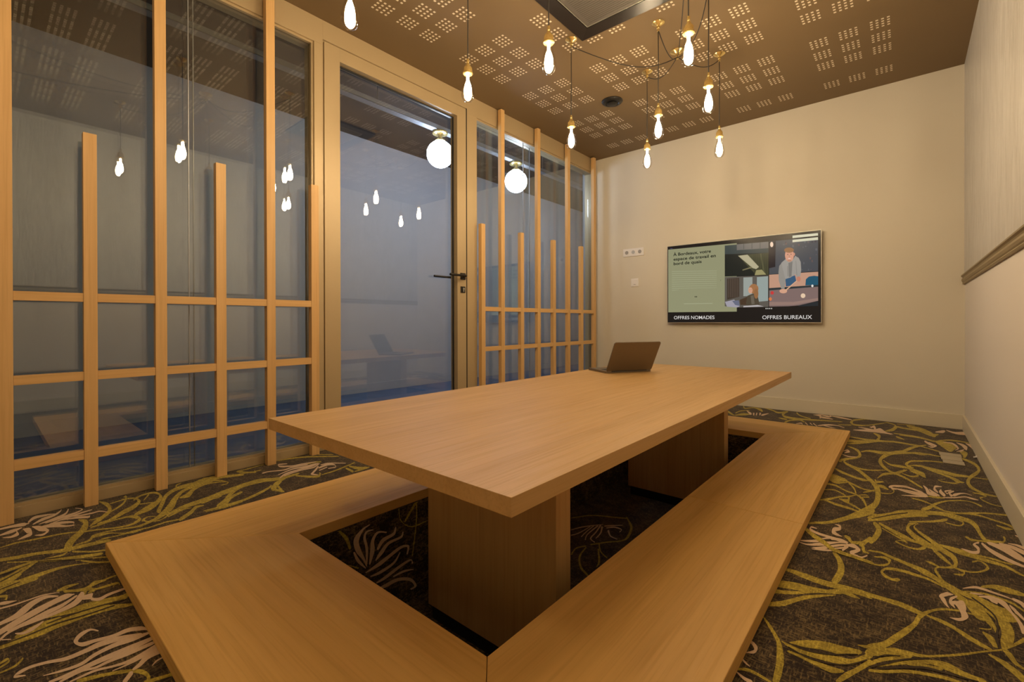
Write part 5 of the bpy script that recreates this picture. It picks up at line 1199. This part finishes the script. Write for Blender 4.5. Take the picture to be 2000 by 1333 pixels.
bm = B(); box(bm, -0.030, 0.030, -0.0125, -0.009, -0.030, 0.030, 0.0015); sw = obj('switch_rocker', bm, white_plastic, root)
bm = B(); box(bm, -0.012, 0.012, -0.0132, -0.0125, -0.022, -0.017); obj('marking', bm, dark_socket, sw)

# ------------------------------------------------------------------ floor box and stray clip
root = thing('floor_box', 'worn metal floor outlet cover in the carpet beside the right wall', 'floor outlet', (2.765, 3.43, 0.0))
bm = B(); box(bm, -0.045, 0.045, 0.052, 0.127, 0.002, 0.006, 0.001); obj('cover_strip', bm, floor_metal, root)
bm = B(); box(bm, -0.042, 0.042, -0.048, 0.045, 0.002, 0.0065, 0.001); obj('cover_strip', bm, floor_metal, root)
bm = B(); box(bm, -0.038, 0.045, -0.128, -0.054, 0.002, 0.006, 0.001); obj('cover_strip', bm, floor_metal, root)
bm = B(); tube(bm, [(2.858, 3.528, 0.006), (2.868, 3.532, 0.008), (2.872, 3.545, 0.010), (2.871, 3.562, 0.006)], 0.0042, 8)
o = obj('cable_end', bm, white_plastic, smooth=True); tag(o, 'tiny white cable end lying on the carpet against the right skirting', 'cable')

# ------------------------------------------------------------------ ceiling units
root = thing('ceiling_cassette', 'square black framed air conditioning cassette set in the brown ceiling', 'air conditioner', (1.357, 2.151, H))
bm = B()
a, b2 = 0.310, 0.226
for s in range(4):
    R4 = Matrix.Rotation(s * PI / 2, 4, 'Z')
    pts = [(-a, a, -0.014), (a, a, -0.014), (b2, b2, -0.010), (-b2, b2, -0.010)]
    v = [bm.verts.new(R4 @ Vector(p)) for p in pts]; bm.faces.new(v)
    v = [bm.verts.new(R4 @ Vector(p)) for p in [(-a, a, 0), (a, a, 0), (a, a, -0.014), (-a, a, -0.014)]]; bm.faces.new(v)
    v = [bm.verts.new(R4 @ Vector(p)) for p in [(-b2, b2, -0.010), (b2, b2, -0.010), (b2, b2, -0.0005), (-b2, b2, -0.0005)]]; bm.faces.new(v)
bmesh.ops.remove_doubles(bm, verts=bm.verts, dist=1e-5); bmesh.ops.recalc_face_normals(bm, faces=bm.faces)
obj('cassette_frame', bm, ac_frame, root)
bm = B(); box(bm, -0.214, 0.214, -0.214, 0.214, -0.008, -0.0005, 0.002)
for k in range(26): box(bm, -0.19, 0.19, -0.19 + k * 0.0152, -0.184 + k * 0.0152, -0.0095, -0.008)
obj('grille', bm, ac_panel, root)
bm = B()
for s in range(4):
    R4 = Matrix.Rotation(s * PI / 2, 4, 'Z'); c0 = bmesh.ops.create_cube(bm, size=1, matrix=R4 @ Matrix.Translation((0, 0.2185, -0.007)) @ Matrix.Diagonal((0.437, 0.003, 0.006, 1)))
obj('grille_trim', bm, silver, root)

root = thing('air_vent', 'round black air vent in the brown ceiling near the glazed partition', 'vent', (0.797, 3.308, H))
bm = B(); lathe(bm, [(0.050, -0.0005), (0.082, -0.0005), (0.083, -0.006), (0.074, -0.016), (0.058, -0.020), (0.050, -0.012)], 36)
obj('vent_ring', bm, black_metal, root, smooth=True, sharp=35)
bm = B(); lathe(bm, [(0.006, -0.0135), (0.006, -0.020), (0.040, -0.022), (0.041, -0.027), (0.034, -0.031), (0.002, -0.032)], 32)
obj('vent_disc', bm, black_metal, root, smooth=True, sharp=35)

# ------------------------------------------------------------------ pendants
def rose_bm(seg=28):
    return lathe(B(), [(0.001, -0.0004), (0.036, -0.0004), (0.0365, -0.003), (0.033, -0.006), (0.022, -0.012), (0.0125, -0.017), (0.0085, -0.020), (0.0085, -0.034), (0.0065, -0.036), (0.0055, -0.050), (0.002, -0.051)], seg)
def holder_bm():
    # measured from the bulb shoulder (z = 0) up to the cord grip
    bm = lathe(B(), [(0.0135, 0.000), (0.0215, 0.001), (0.0245, 0.004), (0.0245, 0.010), (0.0215, 0.013), (0.0190, 0.015), (0.0190, 0.033), (0.0160, 0.040), (0.0105, 0.047), (0.0085, 0.050), (0.0085, 0.054), (0.0060, 0.056), (0.0068, 0.059), (0.0068, 0.073), (0.0052, 0.077), (0.002, 0.077)], 32)
    for k in range(16):                      # knurled body
        a = 2 * PI * k / 16
        tube(bm, [(0.0192 * math.cos(a), 0.0192 * math.sin(a), 0.016), (0.0192 * math.cos(a), 0.0192 * math.sin(a), 0.033)], 0.0014, 5)
    return bm
def bulb_bm():
    pr = [(0.0125, 0.004), (0.0135, -0.004), (0.0150, -0.014), (0.0180, -0.028), (0.0225, -0.045), (0.0275, -0.065), (0.0312, -0.083), (0.0322, -0.096), (0.0305, -0.108), (0.0260, -0.119), (0.0185, -0.1275), (0.0090, -0.1312), (0.0015, -0.132)]
    return lathe(B(), pr, 32)
def filament_bm():
    bm = B()
    n_ = 10
    for k in range(n_):
        a = 2 * PI * k / n_; b_ = 2 * PI * (k + 0.25) / n_
        P_ = [(0.0065, -0.034, a), (0.0120, -0.050, a), (0.0160, -0.070, b_), (0.0168, -0.084, b_), (0.0135, -0.102, b_), (0.0080, -0.115, b_)]
        tube(bm, [(r_ * math.cos(q), r_ * math.sin(q), z) for r_, z, q in P_], 0.0021, 6)
    for r_, z in ((0.0166, -0.078), (0.0110, -0.110), (0.0050, -0.116)):
        tube(bm, [(r_ * math.cos(2 * PI * k / 20), r_ * math.sin(2 * PI * k / 20), z) for k in range(21)], 0.0020, 6)
    tube(bm, [(0, 0, -0.004), (0, 0, -0.034)], 0.0060, 8)
    return bm
M_rose = obj('ceiling_rose', rose_bm(), brass, smooth=True, sharp=35).data
M_hold = obj('lamp_holder', holder_bm(), brass, smooth=True, sharp=35).data
M_bulb = obj('glass_bulb', bulb_bm(), bulb_glass, smooth=True).data
M_fil = obj('filament', filament_bm(), filament_mat, smooth=True).data
for o in [o for o in COL.objects if o.name in ('ceiling_rose', 'lamp_holder', 'glass_bulb', 'filament')]:
    bpy.data.objects.remove(o, do_unlink=True)

def inst(name, me, parent, loc=(0, 0, 0), rz=0.0):
    o = bpy.data.objects.new(name, me); COL.objects.link(o); o.parent = parent; o.location = loc; o.rotation_euler = (0, 0, rz)
    return o

HUBS = [(1.447, 2.977), (1.45, 1.15)]
def pendant(x, y, zsh, hub, label, droop):
    r = thing('pendant_lamp', label, 'pendant lamp', (x, y, H), 'filament bulb pendants hanging from the ceiling')
    inst('ceiling_rose', M_rose, r)
    zz = zsh - H
    bm = B(); tube(bm, [(0, 0, -0.050), (0.0012, 0, zz * 0.4), (-0.0008, 0.0005, zz * 0.7), (0, 0, zz + 0.076)], 0.0026, 8); obj('cord', bm, cord_mat, r, smooth=True)
    rz = random.uniform(0, 0.7)
    inst('lamp_holder', M_hold, r, (0, 0, zz), rz)
    b_ = inst('glass_bulb', M_bulb, r, (0, 0, zz), rz)
    inst('filament', M_fil, b_)
    hub_o = HUB_O[hub]; hx, hy = HUBS[hub]; dx, dy = hx - x, hy - y; L = math.hypot(dx, dy)
    ux, uy = dx / L, dy / L
    bm = B(); pts = []
    n_ = 18
    side = random.uniform(-0.02, 0.02)
    for k in range(n_ + 1):
        t = k / n_; s = 0.009 + (L - 0.020) * t
        dz = -0.046 - droop * 4 * t * (1 - t) * (1 + 0.25 * math.sin(3 * t + x * 5))
        off = side * math.sin(PI * t)
        pts.append((x - hx + ux * s - uy * off, y - hy + uy * s + ux * off, dz))
    tube(bm, pts, 0.0026, 8); obj('swag_cord', bm, cord_mat, hub_o, smooth=True)
    return r
SH = 1.961
PEND = [
    (0.992, 2.419, SH, 0, 'filament pendant whose brass ceiling rose sits beside the black cassette corner', 0.085),
    (1.469, 2.621, SH, 0, 'filament pendant left of the big bulb, its rose nearest the cassette front edge', 0.075),
    (1.193, 3.080, SH, 0, 'filament pendant with the smallest looking bulb, hanging lowest in the photo', 0.05),
    (1.645, 3.188, SH, 0, 'filament pendant hanging above the television', 0.05),
    (1.881, 1.960, SH, 0, 'largest looking filament bulb, hanging in front of the central brass rose', 0.10),
    (1.802, 2.470, SH, 0, 'filament pendant just right of and below the largest bulb', 0.09),
    (1.397, 1.625, SH, 1, 'filament pendant whose cord crosses the left edge of the black cassette', 0.10),
    (0.949, 1.569, SH, 1, 'filament pendant hanging beside the top right corner of the glass door', 0.10),
    (1.025, 0.897, SH, 1, 'filament pendant cut by the top edge of the photo, above the left door jamb', 0.09),
    (1.960, 1.317, SH + 0.10, 1, 'filament pendant over the near end of the table, above the view', 0.09),
    (2.110, 0.746, SH + 0.10, 1, 'filament pendant nearest the camera, above the view', 0.09),
    (1.150, -0.420, SH + 0.10, 1, 'added filament pendant for extra light, unseen behind the camera on the glazed side of the room', 0.09),  # assumed lamp, added to brighten the near seat boards
    (2.020, -0.560, SH + 0.10, 1, 'added filament pendant for extra light, unseen behind the camera on the wallpapered side of the room', 0.09),  # also assumed, added out of view to light the near end and right wall
]
HUB_O = []
for k, (hx, hy) in enumerate(HUBS):
    o = thing('cord_hub', ['central brass rose behind the largest bulb where the swagged black cords meet', 'brass rose over the near end of the table joining the cords, above the view'][k], 'ceiling rose', (hx, hy, H))
    c_ = inst('ceiling_rose', M_rose, o); c_.scale = (1.25, 1.25, 1.0)
    HUB_O.append(o)
for p in PEND: pendant(*p)
